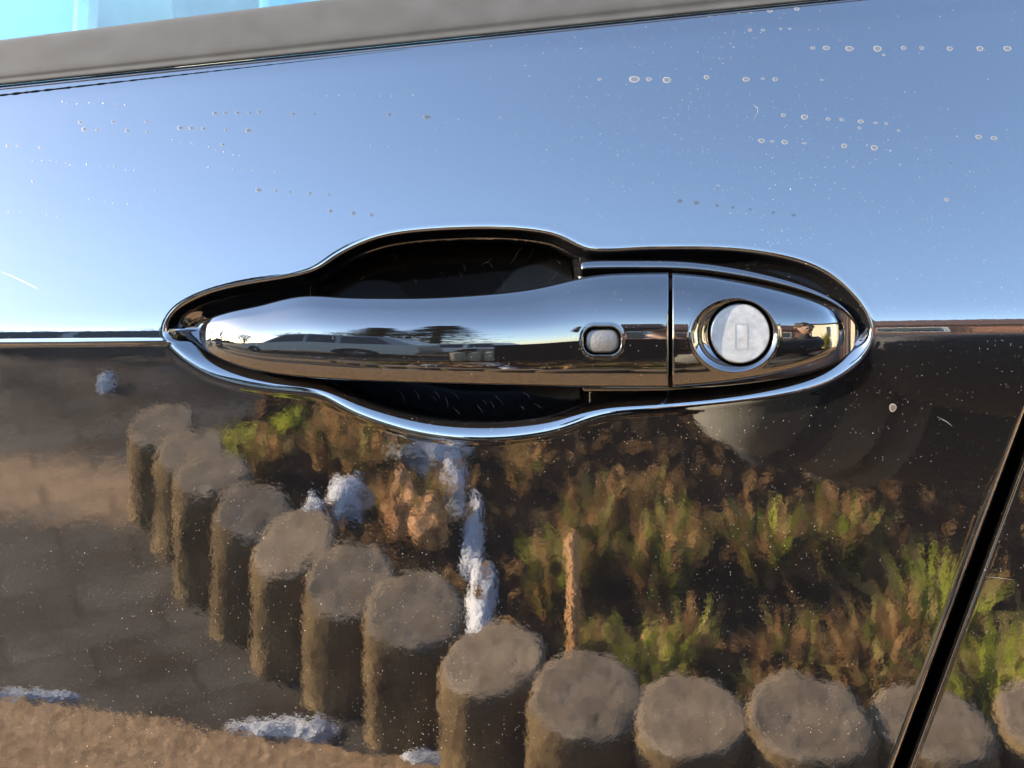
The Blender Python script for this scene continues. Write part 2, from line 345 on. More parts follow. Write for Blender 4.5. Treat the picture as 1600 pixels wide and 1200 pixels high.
# end cap with the lock
u2 = lambda x: np.sqrt(np.maximum(1321.0 - np.asarray(x, float), 0))
tp = [(1050,426.5),(1100,431),(1150,439),(1200,449.5),(1250,463),(1285,476),(1305,489),(1317,506),(1321,521)]
bt = [(1050,604.5),(1100,600.5),(1150,594.5),(1200,585.5),(1250,573),(1285,560.5),(1305,549),(1317,535),(1321,523)]
dp = [(1050,-13.2),(1100,-12.9),(1150,-12.2),(1200,-11.0),(1250,-9.2),(1285,-7.2),(1305,-4.8),(1317,-0.8),(1321,4.0)]
inv = lambda L: tuple(zip(*sorted((float(u2(x)), y) for x, y in L)))
c_top = spline(*inv(tp)); c_bot = spline(*inv(bt)); c_dep = spline(*inv(dp))
xc = np.r_[lines([(1050, 1056, 0.8), (1056, 1072, 2), (1072, 1226, 1.0), (1226, 1295, 2.0)])[:-1], 1321 - np.linspace(math.sqrt(26), 0.02, 50) ** 2]
def dent_lock(X, Yy):
    s1 = 66 - np.hypot((X - 1148), (Yy - 523.5) * 66 / 57.0)
    s2 = 52.5 - np.hypot(X - 1157, Yy - 521)
    return -0.0003 * np.exp(-((s1 + 2) / 3.0) ** 2) + 0.0034 * sstep(-3, 24, s1) + 0.0040 * sstep(0, 4, s2)
dY = c_dep(u2(xc)) * MM; e = np.clip((1053.5 - xc) / 3.5, 0, 1); dY = dY + 0.0007 * (1 - np.sqrt(1 - e * e))
cap = loft("end_cap", xc, c_top(u2(xc)), c_bot(u2(xc)), dY, np.full(len(xc), 0.006) * np.clip((1321 - xc) / 40, 0.1, 1), dent_lock, parent=handle, extra_v=np.linspace(-0.75, 0.75, 190))
# fixed base under grip end and cap
u3 = lambda x: np.sqrt(np.maximum(np.asarray(x, float) - 899.0, 0)) * 0 + np.asarray(x, float)
bx = np.r_[899 + np.linspace(0, 5, 30) ** 2, np.linspace(926, 1250, 60)[0:-1], 1341 - np.linspace(math.sqrt(91), 0.02, 70) ** 2]
def interp_round(L, x0):
    def f(q):
        k = np.sqrt(np.abs(np.asarray(q, float) - x0)); ks = [math.sqrt(abs(a - x0)) for a, b in L]; o = np.argsort(ks)
        return spline(np.array(ks)[o], np.array([b for a, b in L])[o])(k)
    return f
tl = interp_round([(899,420),(903,412),(912,408),(930,406.5),(960,406),(1000,406)], 899); tr = interp_round([(1341,519),(1337,502),(1322,482),(1290,460),(1240,440),(1180,424),(1120,413),(1060,407),(1000,406)], 1341)
bl = interp_round([(899,425),(903,560),(912,605),(930,612),(960,613),(1000,613)], 899); br = interp_round([(1341,523),(1337,540),(1322,559),(1290,577),(1240,593),(1180,604),(1120,611),(1060,613),(1000,613)], 1341)
top = np.where(bx < 1000, tl(np.minimum(bx, 1000)), tr(np.maximum(bx, 1000))); bot = np.where(bx < 1000, 613 - (613 - 420) * np.clip((912 - bx) / 13, 0, 1) ** 2, br(np.maximum(bx, 1000)))
dY = np.full(len(bx), 0.0012) + 0.006 * (np.clip((912 - bx) / 13, 0, 1) ** 2.2 + np.clip((bx - 1310) / 31, 0, 1) ** 2.5 * 0.4)
_q = np.tan(np.radians(np.interp(_vv, [-1, -.98, -.95, -.9, .70, .76, .80, .845, .875, .90, .93, .96, .985, 1], [-80, -40, -12, 0, 0, -20, -62, -60, -25, 6, 24, 42, 62, 84])))
_gb = np.r_[0, np.cumsum((_q[1:] + _q[:-1]) / 2 * np.diff(_vv))]; _gb -= _gb.min()
base = loft("handle_base", bx, top, bot, dY, np.full(len(bx), 0.016), parent=handle, gtab=_gb, extra_v=np.linspace(0.65, 1.0, 120))
# lock cylinder
M_LOCK = plain("dull_zinc", (0.082, 0.082, 0.081), 0.45, metal=0.9, var=0.28, scale=330, bump=0.00002, bscale=1500)
Lc = np.array(P(1157, 521, -0.0088)); k = (DIST - 0.0088) / F_PX
prof = [(47, 0.005), (47, 0.0008), (46.2, 0.0002), (44.5, 0.0)]
rings = [[(Lc[0] + r * k * math.cos(t), Lc[1] + dy, Lc[2] + r * k * math.sin(t)) for t in np.linspace(0, 2 * math.pi, 72, endpoint=False)] for r, dy in prof]
bm = bmesh.new(); rv = [[bm.verts.new(p) for p in r] for r in rings]
for a, b in zip(rv[:-1], rv[1:]):
    for i in range(72): bm.faces.new((a[i], b[i], b[(i + 1) % 72], a[(i + 1) % 72]))
bm.faces.new(rv[-1][::-1]); bmesh.ops.recalc_face_normals(bm, faces=bm.faces)
me = bpy.data.meshes.new("lock_cylinder"); bm.to_mesh(me); bm.free()
lock = link("lock_cylinder", me, M_LOCK, cap)
# belt moulding, seal, glass
mx = lines([(-1500, -50, 80), (-50, 1700, 25), (1700, 2900, 80)])
def strip(name, prof, mat, parent=car, widen=0.02, flip=False):
    """profile points (offset across the belt in px, Y offset in mm) swept along the belt line"""
    PXs = np.repeat(mx[:, None], len(prof), 1); off = np.array([p[0] for p in prof]); dy = np.array([p[1] for p in prof]) * MM
    by = belt_py(PXs); sc = 1 + widen / 70 * PXs * (off > 10)
    PYs = by - off * sc; Yb = panel_Y(mx, belt_py(mx))[:, None]
    return link(name, grid_mesh(name, np.stack(P(PXs, PYs, Yb + dy), -1), flip=flip), mat, parent)
strip("seal_lip", [(-9, 1.2), (-8, 0.2), (-6.5, -0.6), (-4.5, -0.9), (-2.5, -0.7), (-1.2, -0.2), (0, 0.6), (0.5, 3)], M_GRIP)
strip("belt_moulding", [(1, 6), (1, 0.2), (2, -0.5), (4, -0.9), (7, -0.6), (9, 0.2), (10.5, 0.6), (13, 0.3), (17, 0.2), (25, 1.6), (40, 4.4), (55, 7.4), (64, 9.3), (69, 10.6), (71, 12), (72, 16)], M_RUBBER)
M_GLASS, n, b = new_mat("tinted_window_glass")
for x in list(n.nodes): n.nodes.remove(x)
o_ = N(n, "ShaderNodeOutputMaterial"); tr = N(n, "ShaderNodeBsdfTransparent"); tr.inputs[0].default_value = (0.55, 0.86, 0.88, 1)
gl = N(n, "ShaderNodeBsdfGlossy", Roughness=0.0); fr = N(n, "ShaderNodeFresnel", IOR=1.52); mxs = N(n, "ShaderNodeMixShader")
n.links.new(fr.outputs[0], mxs.inputs[0]); n.links.new(tr.outputs[0], mxs.inputs[1]); n.links.new(gl.outputs[0], mxs.inputs[2]); n.links.new(mxs.outputs[0], o_.inputs[0])
strip("window_glass", [(66, 14), (75, 15.2), (100, 19), (200, 36), (400, 70), (700, 130)], M_GLASS, flip=True)
#--ENV--
# ------------------------------------------------------------------ inside the car, behind the glass
M_TRIM = plain("pale_interior_cloth", (0.24, 0.28, 0.28), 0.9, spec=0.1, var=0.15, scale=8)
M_TRIMD = plain("dark_interior_trim", (0.08, 0.098, 0.10), 0.8, spec=0.1)
M_STREAK = plain("pale_glass_streak", (0.30, 0.30, 0.28), 0.7)
MB().box((0.0, 0.62, 1.0), (2.4, 0.05, 0.9)).build("inner_trim_panel", M_TRIMD, car)
sb = MB()
for x0, x1 in ((-0.62, -0.245), (-0.165, -0.03)):
    sb.prism([(x0, 0.84), (x1 + 0.03, 0.84), (x1, 1.30), (x0 + 0.05, 1.36)], 0.20, 0.36)
sb.build("seat_back", M_TRIM, car)
MB().tube([(-0.225, 0.17, 0.95), (-0.219, 0.19, 1.25), (-0.205, 0.22, 1.6)], 0.006).build("glass_streak", M_STREAK, car)  # pale strip put in for the bright streak in the window
MB().tube([(-0.120, 0.17, 0.95), (-0.134, 0.19, 1.25), (-0.150, 0.22, 1.5)], 0.003).build("thin_glass_streak", M_STREAK, car)  # thinner pale strip, also a stand-in for light streaks in the glass

# ------------------------------------------------------------------ dried water spots on the upper door
def spot_mesh(name, ring_w=0.30, dome_h=0.025, n=18):
    v = [(0, 0, dome_h)]; f = []
    pr = [(0.45, dome_h * 0.93), (1 - ring_w, dome_h * 0.6), (1 - ring_w * 0.35, dome_h * 0.5), (1.0, 0.0)]
    for r, h in pr:
        for k in range(n):
            a = 2 * math.pi * k / n; wob = 1 + 0.05 * math.sin(3 * a + 1.0)
            v.append((r * math.cos(a) * wob, r * math.sin(a) * 0.8 * wob, h))
    for k in range(n): f.append((0, 1 + k, 1 + (k + 1) % n))
    for j in range(len(pr) - 1):
        for k in range(n): f.append((1 + j*n + k, 1 + (j+1)*n + k, 1 + (j+1)*n + (k+1) % n, 1 + j*n + (k+1) % n))
    return v, f, n
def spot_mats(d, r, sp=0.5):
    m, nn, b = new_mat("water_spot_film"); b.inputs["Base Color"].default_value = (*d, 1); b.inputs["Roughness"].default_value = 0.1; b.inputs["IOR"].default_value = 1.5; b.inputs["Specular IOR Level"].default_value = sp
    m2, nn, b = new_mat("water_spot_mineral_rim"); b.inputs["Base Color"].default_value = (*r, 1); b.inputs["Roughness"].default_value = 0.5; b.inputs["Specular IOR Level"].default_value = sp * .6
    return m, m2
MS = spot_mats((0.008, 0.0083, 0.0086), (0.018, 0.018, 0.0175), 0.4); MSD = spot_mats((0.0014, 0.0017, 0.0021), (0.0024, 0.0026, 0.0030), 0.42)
v_, f_, n_ = spot_mesh("water_spot")
def mk(mats):
    me = raw_mesh("water_spot", v_, f_, True)
    for m in mats: me.materials.append(m)
    for i, p in enumerate(me.polygons): p.material_index = 1 if i >= 2 * n_ else 0
    return me
ME_SPOT, ME_SPOTD = mk(MS), mk(MSD)
def skin_frame(px, py, lift=0.00002):
    a = Vector([float(q) for q in P(px, py, float(panel_Y(np.array(px * 1.0), np.array(py * 1.0))))])
    e = 3.0; q = []
    for dx, dy in ((e, 0), (0, -e)):
        X, Yp = np.array(px + dx), np.array(py + dy); q.append(Vector([float(k) for k in P(px + dx, py + dy, float(panel_Y(X, Yp)))]) - a)
    t = q[0].normalized(); n = t.cross(q[1]).normalized()
    if n.y > 0: n = -n
    b = n.cross(t); M = Matrix((t, b, n)).transposed().to_4x4(); M.translation = a + n * lift
    return M
spot_rows = [
 ("bright ringed water spot in the upper right row", "water spots in the upper right row", 0, [(1270,75,4),(1291,75,5.5),(1327,76,6.5),(1371,76,7.5),(1412,75,5),(1440,75,4),(1484,76,5.5),(1531,76,5.5),(1574,76,6.5),(1381,86,3)]),
 ("bright ringed water spot in the row above the lock", "water spots above the lock", 0, [(937,124,3),(991,124,8),(1014,124,5),(1042,125,7),(1104,121,5),(1166,124,5.5),(1192,123,3),(1211,124,5),(1284,125,2.5)]),
 ("faint water spot in the slanting right row", "water spots of the slanting right row", 0, [(1224,180,4),(1257,183,6),(1294,186,3.5),(1315,187,3.5),(1345,190,4.5),(1368,192,3),(1385,193,3),(1343,200,3),(1404,204,3),(1529,214,5),(1553,216,5),(1479,312,4)]),
 ("small round water spot in the lowest right row above the lock", "water spots of the lowest right row", 0, [(1190,220,5),(1207,221,3),(1226,222,4.5),(1258,224,2.5),(1319,228,5),(1366,231,5.5)]),
 ("tiny flat water spot under the window moulding", "water spots under the moulding", 0, [(1062,28,3),(1078,26,3),(1089,25,2.5),(1108,24,5),(1124,23,3),(1140,21,3),(1154,20,3),(1173,19,3),(1203,17,5),(1245,14,5),(1172,47,4),(1192,47,3),(1220,45,2.5),(1234,45,2.5)]),
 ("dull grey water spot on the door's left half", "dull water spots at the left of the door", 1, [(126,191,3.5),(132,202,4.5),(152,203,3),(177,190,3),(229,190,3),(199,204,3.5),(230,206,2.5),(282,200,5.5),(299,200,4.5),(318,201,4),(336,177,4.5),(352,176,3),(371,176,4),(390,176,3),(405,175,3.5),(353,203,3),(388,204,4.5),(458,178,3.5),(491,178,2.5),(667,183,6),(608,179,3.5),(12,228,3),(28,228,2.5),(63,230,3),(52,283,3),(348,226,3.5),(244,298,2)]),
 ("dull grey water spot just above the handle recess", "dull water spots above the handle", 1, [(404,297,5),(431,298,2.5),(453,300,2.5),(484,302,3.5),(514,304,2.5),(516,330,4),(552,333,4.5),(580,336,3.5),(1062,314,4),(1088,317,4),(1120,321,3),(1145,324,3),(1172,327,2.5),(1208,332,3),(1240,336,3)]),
]
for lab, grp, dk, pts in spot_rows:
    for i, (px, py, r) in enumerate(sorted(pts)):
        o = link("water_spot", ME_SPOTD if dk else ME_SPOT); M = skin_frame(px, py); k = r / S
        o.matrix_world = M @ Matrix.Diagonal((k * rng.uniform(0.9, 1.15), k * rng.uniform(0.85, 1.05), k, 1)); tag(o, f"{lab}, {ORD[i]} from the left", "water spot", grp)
# a thick dried blob below the lock
o = link("dried_blob", mk(spot_mats((0.012, 0.011, 0.010), (0.018, 0.016, 0.014)))); k = 6.5 / S; o.matrix_world = skin_frame(1395, 637) @ Matrix.Diagonal((k * 0.9, k * 1.3, k * 1.6, 1)); tag(o, "small dried blob on the black door below the lock end of the handle", "dried blob")
# countless finer specks and drip dots
vv, ff = [], []
def speck(px, py, r):
    M = skin_frame(px, py); b = len(vv); k = r / S
    for j in range(6): vv.append(M @ Vector((k * math.cos(j * 1.047), k * 0.8 * math.sin(j * 1.047), 0)))
    vv.append(M @ Vector((0, 0, k * 0.3)))
    for j in range(6): ff.append((b + j, b + (j + 1) % 6, b + 6))
for cx, cy, L_, n, sl in ((150,163,60,8,.05),(560,150,90,9,.02),(330,232,60,9,.25),(130,258,90,14,.08),(380,265,60,8,.1),(620,230,80,7,.1),(200,318,60,6,.1),(900,188,200,14,-.01),(1190,300,120,9,.1),(1420,250,160,10,.1),(1100,95,140,12,-.05),(800,210,120,9,.08),(60,335,50,5,.1),(930,150,160,8,.02)):
    for i in range(n): speck(cx + (i / n - .5) * 2 * L_ + rng.gauss(0, 3), cy + (i / n - .5) * 2 * L_ * sl + rng.gauss(0, 1.5), rng.uniform(0.7, 1.6))
o = link("dried_specks", raw_mesh("dried_specks", vv, ff), MSD[1]); tag(o, "rows of fine dried specks across the upper door", "specks", kind="stuff")
vv, ff = [], []
for i in range(150):
    px = 640 + 960 * rng.random() ** 0.6; py = belt_py(px) + 12 + 280 * rng.random() ** 1.5
    speck(px, py, rng.uniform(0.5, 1.25))
o = link("dust_grains", raw_mesh("dust_grains", vv, ff), MS[1]); tag(o, "pale dust grains on the upper right of the door", "dust", kind="stuff")
# fine scratches in the finger well and on the skin
def deep_pt(px, py, lift=0.00006):
    a, b = np.array([[px * 1.0]]), np.array([[py * 1.0]]); q = P(px, py, float(skin_Y(a, b)[0, 0]) - lift); return Vector([float(k) for k in q])
vv, ff = [], []
def scratch(pts, wd, f=deep_pt):
    q = [f(*p) for p in pts]
    for i in range(len(q) - 1):
        t = (q[i+1] - q[i]).normalized(); s = t.cross(Vector((0, 1, 0))).normalized() * wd; b = len(vv)
        w0 = 0.2 if i == 0 else 1.0; w1 = 0.2 if i == len(q) - 2 else 1.0
        vv.extend([q[i] - s * w0, q[i] + s * w0, q[i+1] + s * w1, q[i+1] - s * w1]); ff.append((b, b+1, b+2, b+3))
for i in range(34):
    if i % 2: x, y, a, L_ = rng.uniform(560, 880), rng.uniform(395, 445), rng.choice((1.3, 0.9, -1.2, -1.0)) + rng.gauss(0, .2), rng.uniform(8, 34)
    else: x, y, a, L_ = rng.uniform(620, 860), rng.uniform(608, 645), 0.95 + rng.gauss(0, .2), rng.uniform(6, 26)
    scratch([(x + L_ * t * math.cos(a) + 3 * math.sin(3 * t), y + L_ * t * math.sin(a)) for t in (0, .33, .66, 1)], rng.uniform(0.25, 0.5) / S)
M_SCR = plain("scratch_haze", (0.0035, 0.0035, 0.0034), 0.6, spec=0.3)
o = link("finger_well_scratches", raw_mesh("finger_well_scratches", vv, ff), M_SCR, car); tag(o, kind="stuff")
vv, ff = [], []
flat_pt = lambda px, py: Vector([float(k) for k in P(px, py, float(panel_Y(np.array(px * 1.0), np.array(py * 1.0))) - 0.00004)])
for pts in ([(1176,163),(1183,168),(1184,176),(1176,190)],[(1464,651),(1478,658),(1488,666)],[(1540,901),(1562,903),(1583,906)],[(0,424),(20,432),(45,444),(60,452)]):
    scratch(pts, 0.55 / S, flat_pt)
o = link("skin_scratches", raw_mesh("skin_scratches", vv, ff), MS[1], car); tag(o, kind="stuff")
# thin jagged dark strip laid on the paint as a reflection under the moulding
vv, ff = [], []
sx = np.arange(-60, 640, 2.5)
for i, x in enumerate(sx):
    c = 149.0 - 0.1135 * x; wd = (1.5 + 0.5 * math.sin(x * 0.31) * math.sin(x * .07) + rng.uniform(-.35, .35)) * max(0.12, 1 - max(0, x) / 640)
    vv += [flat_pt(x, c - wd), flat_pt(x, c + wd)]
    if i: b = len(vv) - 4; ff.append((b, b + 1, b + 3, b + 2))
link("dark_reflection_line", raw_mesh("dark_reflection_line", vv, ff), M_GAP, car)
# key slot of the lock: raised outline and shutter
def on_lock(px, py, dy): kk = (DIST - 0.0088) / F_PX; return ((px - 800) * kk, -0.0088 + dy, CAM_Z + (600 - py) * kk)
kb = MB()
for x0, y0, x1, y1 in ((1146, 504, 1149, 546), (1165, 504, 1168, 546), (1149, 504, 1165, 506.5), (1149, 543, 1165, 546)):
    a = on_lock(x0, y0, -0.00012); b = on_lock(x1, y1, -0.00012); kb.box(((a[0]+b[0])/2, -0.0088 - 0.00006, (a[2]+b[2])/2), (abs(b[0]-a[0]), 0.00022, abs(a[2]-b[2])))
kb.build("key_slot", plain("worn_zinc_edge", (0.055, 0.055, 0.054), 0.5, metal=0.8), lock and cap)
MB().box((0.05, 0.93, 0.52), (4.1, 1.70, 0.62)).build("body_shell", M_PAINT, car)
MB().box((0.25, 0.93, 1.50), (2.3, 1.25, 0.05)).build("roof", M_PAINT, car)
for x_ in (-1.35, 1.45):
    for y_ in (0.17, 1.69): MB().tube([(x_, y_ - .1, .31), (x_, y_ + .1, .31)], .31, 24).build("wheel", M_GAP, car)

# ------------------------------------------------------------------ the place the paint mirrors
def poly_sheet(name, pts, z, mat, label=None, kind="structure", sub=0):
    bm = bmesh.new(); f = bm.faces.new([bm.verts.new((x, y, z)) for x, y in pts])
    bmesh.ops.triangulate(bm, faces=[f]); bmesh.ops.recalc_face_normals(bm, faces=bm.faces)
    if sum(q.normal.z for q in bm.faces) < 0: bmesh.ops.reverse_faces(bm, faces=bm.faces)
    me = bpy.data.meshes.new(name); bm.to_mesh(me); bm.free(); o = link(name, me, mat); return tag(o, label, kind=kind)
def wobble(pts, step=0.06, amp=0.03, seed=1):
    r = random.Random(seed); out = []
    for (x0, y0), (x1, y1) in zip(pts, pts[1:] + pts[:1]):
        L_ = math.hypot(x1 - x0, y1 - y0); n = max(1, min(420, int(L_ / step)))
        for i in range(n): out.append((x0 + (x1 - x0) * i / n + r.gauss(0, amp), y0 + (y1 - y0) * i / n + r.gauss(0, amp)))
    return out
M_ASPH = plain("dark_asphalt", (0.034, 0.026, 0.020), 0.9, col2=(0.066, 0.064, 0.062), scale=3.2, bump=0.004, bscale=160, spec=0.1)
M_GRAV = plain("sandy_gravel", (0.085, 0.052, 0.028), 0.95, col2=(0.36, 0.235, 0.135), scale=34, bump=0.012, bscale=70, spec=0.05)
M_SOIL = plain("dark_soil", (0.011, 0.008, 0.006), 0.95, spec=0.0, var=0.6, scale=7, bump=0.02, bscale=30)
M_KERB = plain("pale_concrete", (0.26, 0.235, 0.19), 0.85, var=0.2, scale=9, bump=0.004)
def ground_mat():
    m, n, b = new_mat("paved_ground"); L = n.links.new; b.inputs["Roughness"].default_value = .92; b.inputs["Specular IOR Level"].default_value = .06
    tc = N(n, "ShaderNodeTexCoord"); sx = N(n, "ShaderNodeSeparateXYZ"); L(tc.outputs["Object"], sx.inputs[0])
    def M(op, x, y=None, z=None):
        q = N(n, "ShaderNodeMath", operation=op)
        for i, v_ in enumerate((x, y, z)):
            if v_ is None: continue
            if isinstance(v_, (int, float)): q.inputs[i].default_value = v_
            else: L(v_, q.inputs[i])
        return q.outputs[0]
    def noise(sc, det=5.0):
        q = N(n, "ShaderNodeTexNoise", Scale=sc, Detail=det, Roughness=.65); L(tc.outputs["Object"], q.inputs["Vector"]); return q.outputs[0]
    def ramp(f, p0, c0, p1, c1):
        r = N(n, "ShaderNodeValToRGB"); r.color_ramp.elements[0].position = p0; r.color_ramp.elements[1].position = p1
        r.color_ramp.elements[0].color = (*c0, 1); r.color_ramp.elements[1].color = (*c1, 1); L(f, r.inputs[0]); return r.outputs[0]
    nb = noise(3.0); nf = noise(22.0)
    base = ramp(nb, .36, (.034, .024, .017), .64, (.078, .069, .060)); sunlit_sand = ramp(nf, .3, (.15, .10, .06), .7, (.33, .225, .14))  # dark base tone also holds the shade lying on the ground
    # sunlit strip of ground painted into the colour as a paler band, ragged by noise
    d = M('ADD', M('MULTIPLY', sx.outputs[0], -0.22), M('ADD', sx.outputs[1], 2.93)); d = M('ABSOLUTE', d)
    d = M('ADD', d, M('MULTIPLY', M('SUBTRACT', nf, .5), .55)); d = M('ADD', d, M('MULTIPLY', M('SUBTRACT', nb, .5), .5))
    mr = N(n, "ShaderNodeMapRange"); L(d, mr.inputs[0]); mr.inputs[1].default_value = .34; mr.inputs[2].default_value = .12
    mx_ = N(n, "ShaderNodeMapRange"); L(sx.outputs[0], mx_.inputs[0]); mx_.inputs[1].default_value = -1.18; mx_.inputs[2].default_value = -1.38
    k = M('MULTIPLY', mr.outputs[0], mx_.outputs[0]); mix = N(n, "ShaderNodeMix", data_type='RGBA'); L(k, mix.inputs[0]); L(base, mix.inputs[6]); L(sunlit_sand, mix.inputs[7])
    # slab joints
    bt = N(n, "ShaderNodeTexBrick", Scale=1.0); bt.inputs["Color1"].default_value = (1, 1, 1, 1); bt.inputs["Color2"].default_value = (.82, .80, .78, 1); bt.inputs["Mortar"].default_value = (.45, .42, .40, 1)
    bt.inputs["Mortar Size"].default_value = .012; bt.inputs["Brick Width"].default_value = .42; bt.inputs["Row Height"].default_value = .21
    mp = N(n, "ShaderNodeMapping"); mp.inputs["Rotation"].default_value = (0, 0, R(32)); L(tc.outputs["Object"], mp.inputs[0]); L(mp.outputs[0], bt.inputs[0])
    m2 = N(n, "ShaderNodeMix", data_type='RGBA', blend_type='MULTIPLY'); m2.inputs[0].default_value = .75; L(mix.outputs[2], m2.inputs[6]); L(bt.outputs[0], m2.inputs[7]); L(m2.outputs[2], b.inputs["Base Color"])
    bp = N(n, "ShaderNodeBump", Strength=1.0, Distance=.005); L(noise(150.0), bp.inputs["Height"]); L(bp.outputs[0], b.inputs["Normal"]); return m
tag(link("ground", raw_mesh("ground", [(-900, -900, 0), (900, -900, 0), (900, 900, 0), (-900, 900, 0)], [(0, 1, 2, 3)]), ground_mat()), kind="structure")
poly_sheet("gravel_strip", wobble([(-6, -2.9), (-1.9, -2.17), (-1.27, -1.99), (-1.0, -1.93), (-0.58, -1.82), (-0.25, -1.73), (-0.1, -1.66), (0.3, -1.36), (0.9, -1.30), (3.2, -1.1), (7, -0.9), (7, 6), (-6, 6)], seed=3, amp=0.010, step=0.02), 0.004, M_GRAV)  # gravel colour also stands for the sunlit ground beyond the shade's edge
poly_sheet("soil_bed", wobble([(-1.32, -3.3), (-0.95, -2.70), (-0.58, -2.25), (-0.22, -1.92), (0.15, -1.56), (0.53, -1.46), (1.2, -1.42), (4.5, -1.6), (4.5, -8.5), (1.2, -7.5), (-0.35, -5.2), (-1.2, -4.5)], seed=5, amp=0.03), 0.008, M_SOIL)
# row of posts
M_POST = plain("shaded_post_side", (0.036, 0.023, 0.012), 0.95, col2=(0.20, 0.138, 0.072), scale=9, bump=0.008, bscale=45, spec=0.03)  # sides coloured darker than the tops to stand for their shade
M_PTOP = plain("brown_grey_post_top", (0.110, 0.080, 0.053), 0.95, col2=(0.27, 0.205, 0.145), scale=11, bump=0.003, bscale=40, spec=0.03)
_n = M_PTOP.node_tree; _wv = N(_n, "ShaderNodeTexWave", wave_type='RINGS', rings_direction='Z', Scale=17.0, Distortion=4.0, Detail=3.0); _tc = N(_n, "ShaderNodeTexCoord"); _n.links.new(_tc.outputs["Object"], _wv.inputs["Vector"])
_mx = N(_n, "ShaderNodeMix", data_type='RGBA', blend_type='MULTIPLY'); _mx.inputs[0].default_value = .22; _b = _n.nodes["Principled BSDF"]; _s = _b.inputs["Base Color"].links[0].from_socket
_n.links.new(_s, _mx.inputs[6]); _n.links.new(_wv.outputs[0], _mx.inputs[7]); _n.links.new(_mx.outputs[2], _b.inputs["Base Color"])
def post_mesh(seed, r=0.119, h=0.21):
    q = random.Random(seed); n = 26; v = []; f = []
    wob = [1 + 0.03 * math.sin(2 * math.pi * k / n * 2 + q.random() * 6) + q.gauss(0, .012) for k in range(n)]
    pr = [(1.0, -0.05), (1.01, h * 0.4), (1.0, h * 0.85), (0.985, h * 0.95), (0.93, h * 0.99), (0.82, h), (0.4, h - 0.002)]
    for s_, z in pr:
        for k in range(n): v.append((r * s_ * wob[k] * math.cos(2*math.pi*k/n), r * s_ * wob[k] * math.sin(2*math.pi*k/n), z + ((q.gauss(0, .002) - 0.23 * r * s_ * math.sin(2*math.pi*k/n)) if z > 0 else 0)))
    for j in range(len(pr) - 1):
        for k in range(n): f.append((j*n+k, j*n+(k+1) % n, (j+1)*n+(k+1) % n, (j+1)*n+k))
    f.append(tuple((len(pr)-1)*n + k for k in range(n))); me = raw_mesh("wooden_post", v, f, True); me.materials.append(M_POST); me.materials.append(M_PTOP); me.polygons.foreach_set("material_index", [1 if i >= 4 * n else 0 for i in range(len(f))]); return me
posts = [(-1.256,-3.089),(-1.09,-2.85),(-0.93,-2.62),(-0.752,-2.40),(-0.578,-2.20),(-0.401,-2.025),(-0.216,-1.85),(-0.035,-1.675),(0.152,-1.525),(0.345,-1.445),(0.555,-1.42),(0.785,-1.41),(1.02,-1.40),(1.255,-1.39),(1.49,-1.37),(1.73,-1.35),(1.97,-1.33),(2.2,-1.3)]
ordn = "first second third fourth fifth sixth seventh eighth ninth tenth eleventh twelfth thirteenth fourteenth fifteenth sixteenth seventeenth eighteenth".split()
pm = [post_mesh(i) for i in range(5)]
for i, (x, y) in enumerate(posts):
    o = link("stub_post", pm[i % 5], M_POST); o.location = (x, y, rng.uniform(-0.009, 0.009)); o.rotation_euler = (rng.gauss(0, .035), rng.gauss(0, .035), rng.uniform(-.5, .4)); k = rng.uniform(.95, 1.05); o.scale = (k, k * rng.uniform(.96, 1.04), 1)
    tag(o, f"short weathered round post, {ordn[i]} from the left in the curved row", "post", "short posts in a curved row beside the car")
# plants behind the posts
def leaf_mat(name, c1, c2):
    m = plain(name, c1, 0.7, col2=c2, scale=14, spec=0.03); n = m.node_tree; b = n.nodes["Principled BSDF"]; o = n.nodes["Material Output"]
    t = N(n, "ShaderNodeBsdfTranslucent"); x = N(n, "ShaderNodeMixShader"); x.inputs[0].default_value = 0.45
    n.links.new(b.inputs["Base Color"].links[0].from_socket, t.inputs[0]); n.links.new(b.outputs[0], x.inputs[1]); n.links.new(t.outputs[0], x.inputs[2]); n.links.new(x.outputs[0], o.inputs[0]); return m
M_GRN = leaf_mat("fresh_green_leaf", (0.12, 0.15, 0.015), (0.34, 0.34, 0.05)); M_DGRN = leaf_mat("dull_green_leaf", (0.035, 0.042, 0.008), (0.16, 0.15, 0.03)); M_DRY = leaf_mat("dry_brown_leaf", (0.11, 0.055, 0.02), (0.38, 0.22, 0.095)); M_YEL = leaf_mat("yellow_dry_grass", (0.20, 0.16, 0.05), (0.36, 0.28, 0.10))
def tuft_mesh(name, seed, n=46, h=0.26, spread=0.13, wd=0.012, mats=(0,), leafy=False):
    q = random.Random(seed); v = []; f = []; mi = []
    for i in range(n):
        a = q.random() * 6.283; r0 = spread * 0.35 * q.random(); L_ = h * q.uniform(0.5, 1.1); lean = q.uniform(0.05, 0.9) ; w_ = wd * q.uniform(.6, 1.5); b = len(v)
        tw = q.gauss(0, .5)
        for j in range(4):
            t = j / 3; rr_ = r0 + lean * L_ * 0.7 * t ** 1.7; z = L_ * (t - 0.30 * lean * t * t); ww = w_ * ((1 - t) ** .7 + .05 if not leafy else math.sin(math.pi * (0.12 + .85 * t)))
            cx, cy = rr_ * math.cos(a), rr_ * math.sin(a); dx, dy = -math.sin(a + tw) * ww, math.cos(a + tw) * ww
            v += [(cx - dx, cy - dy, z), (cx + dx, cy + dy, z + 0.2 * ww)]
        for j in range(3): f.append((b+2*j, b+2*j+1, b+2*j+3, b+2*j+2)); mi.append(q.choice(mats))
    me = raw_mesh(name, v, f); 
    for m in (M_GRN, M_DGRN, M_DRY, M_YEL): me.materials.append(m)
    me.polygons.foreach_set("material_index", mi); return me
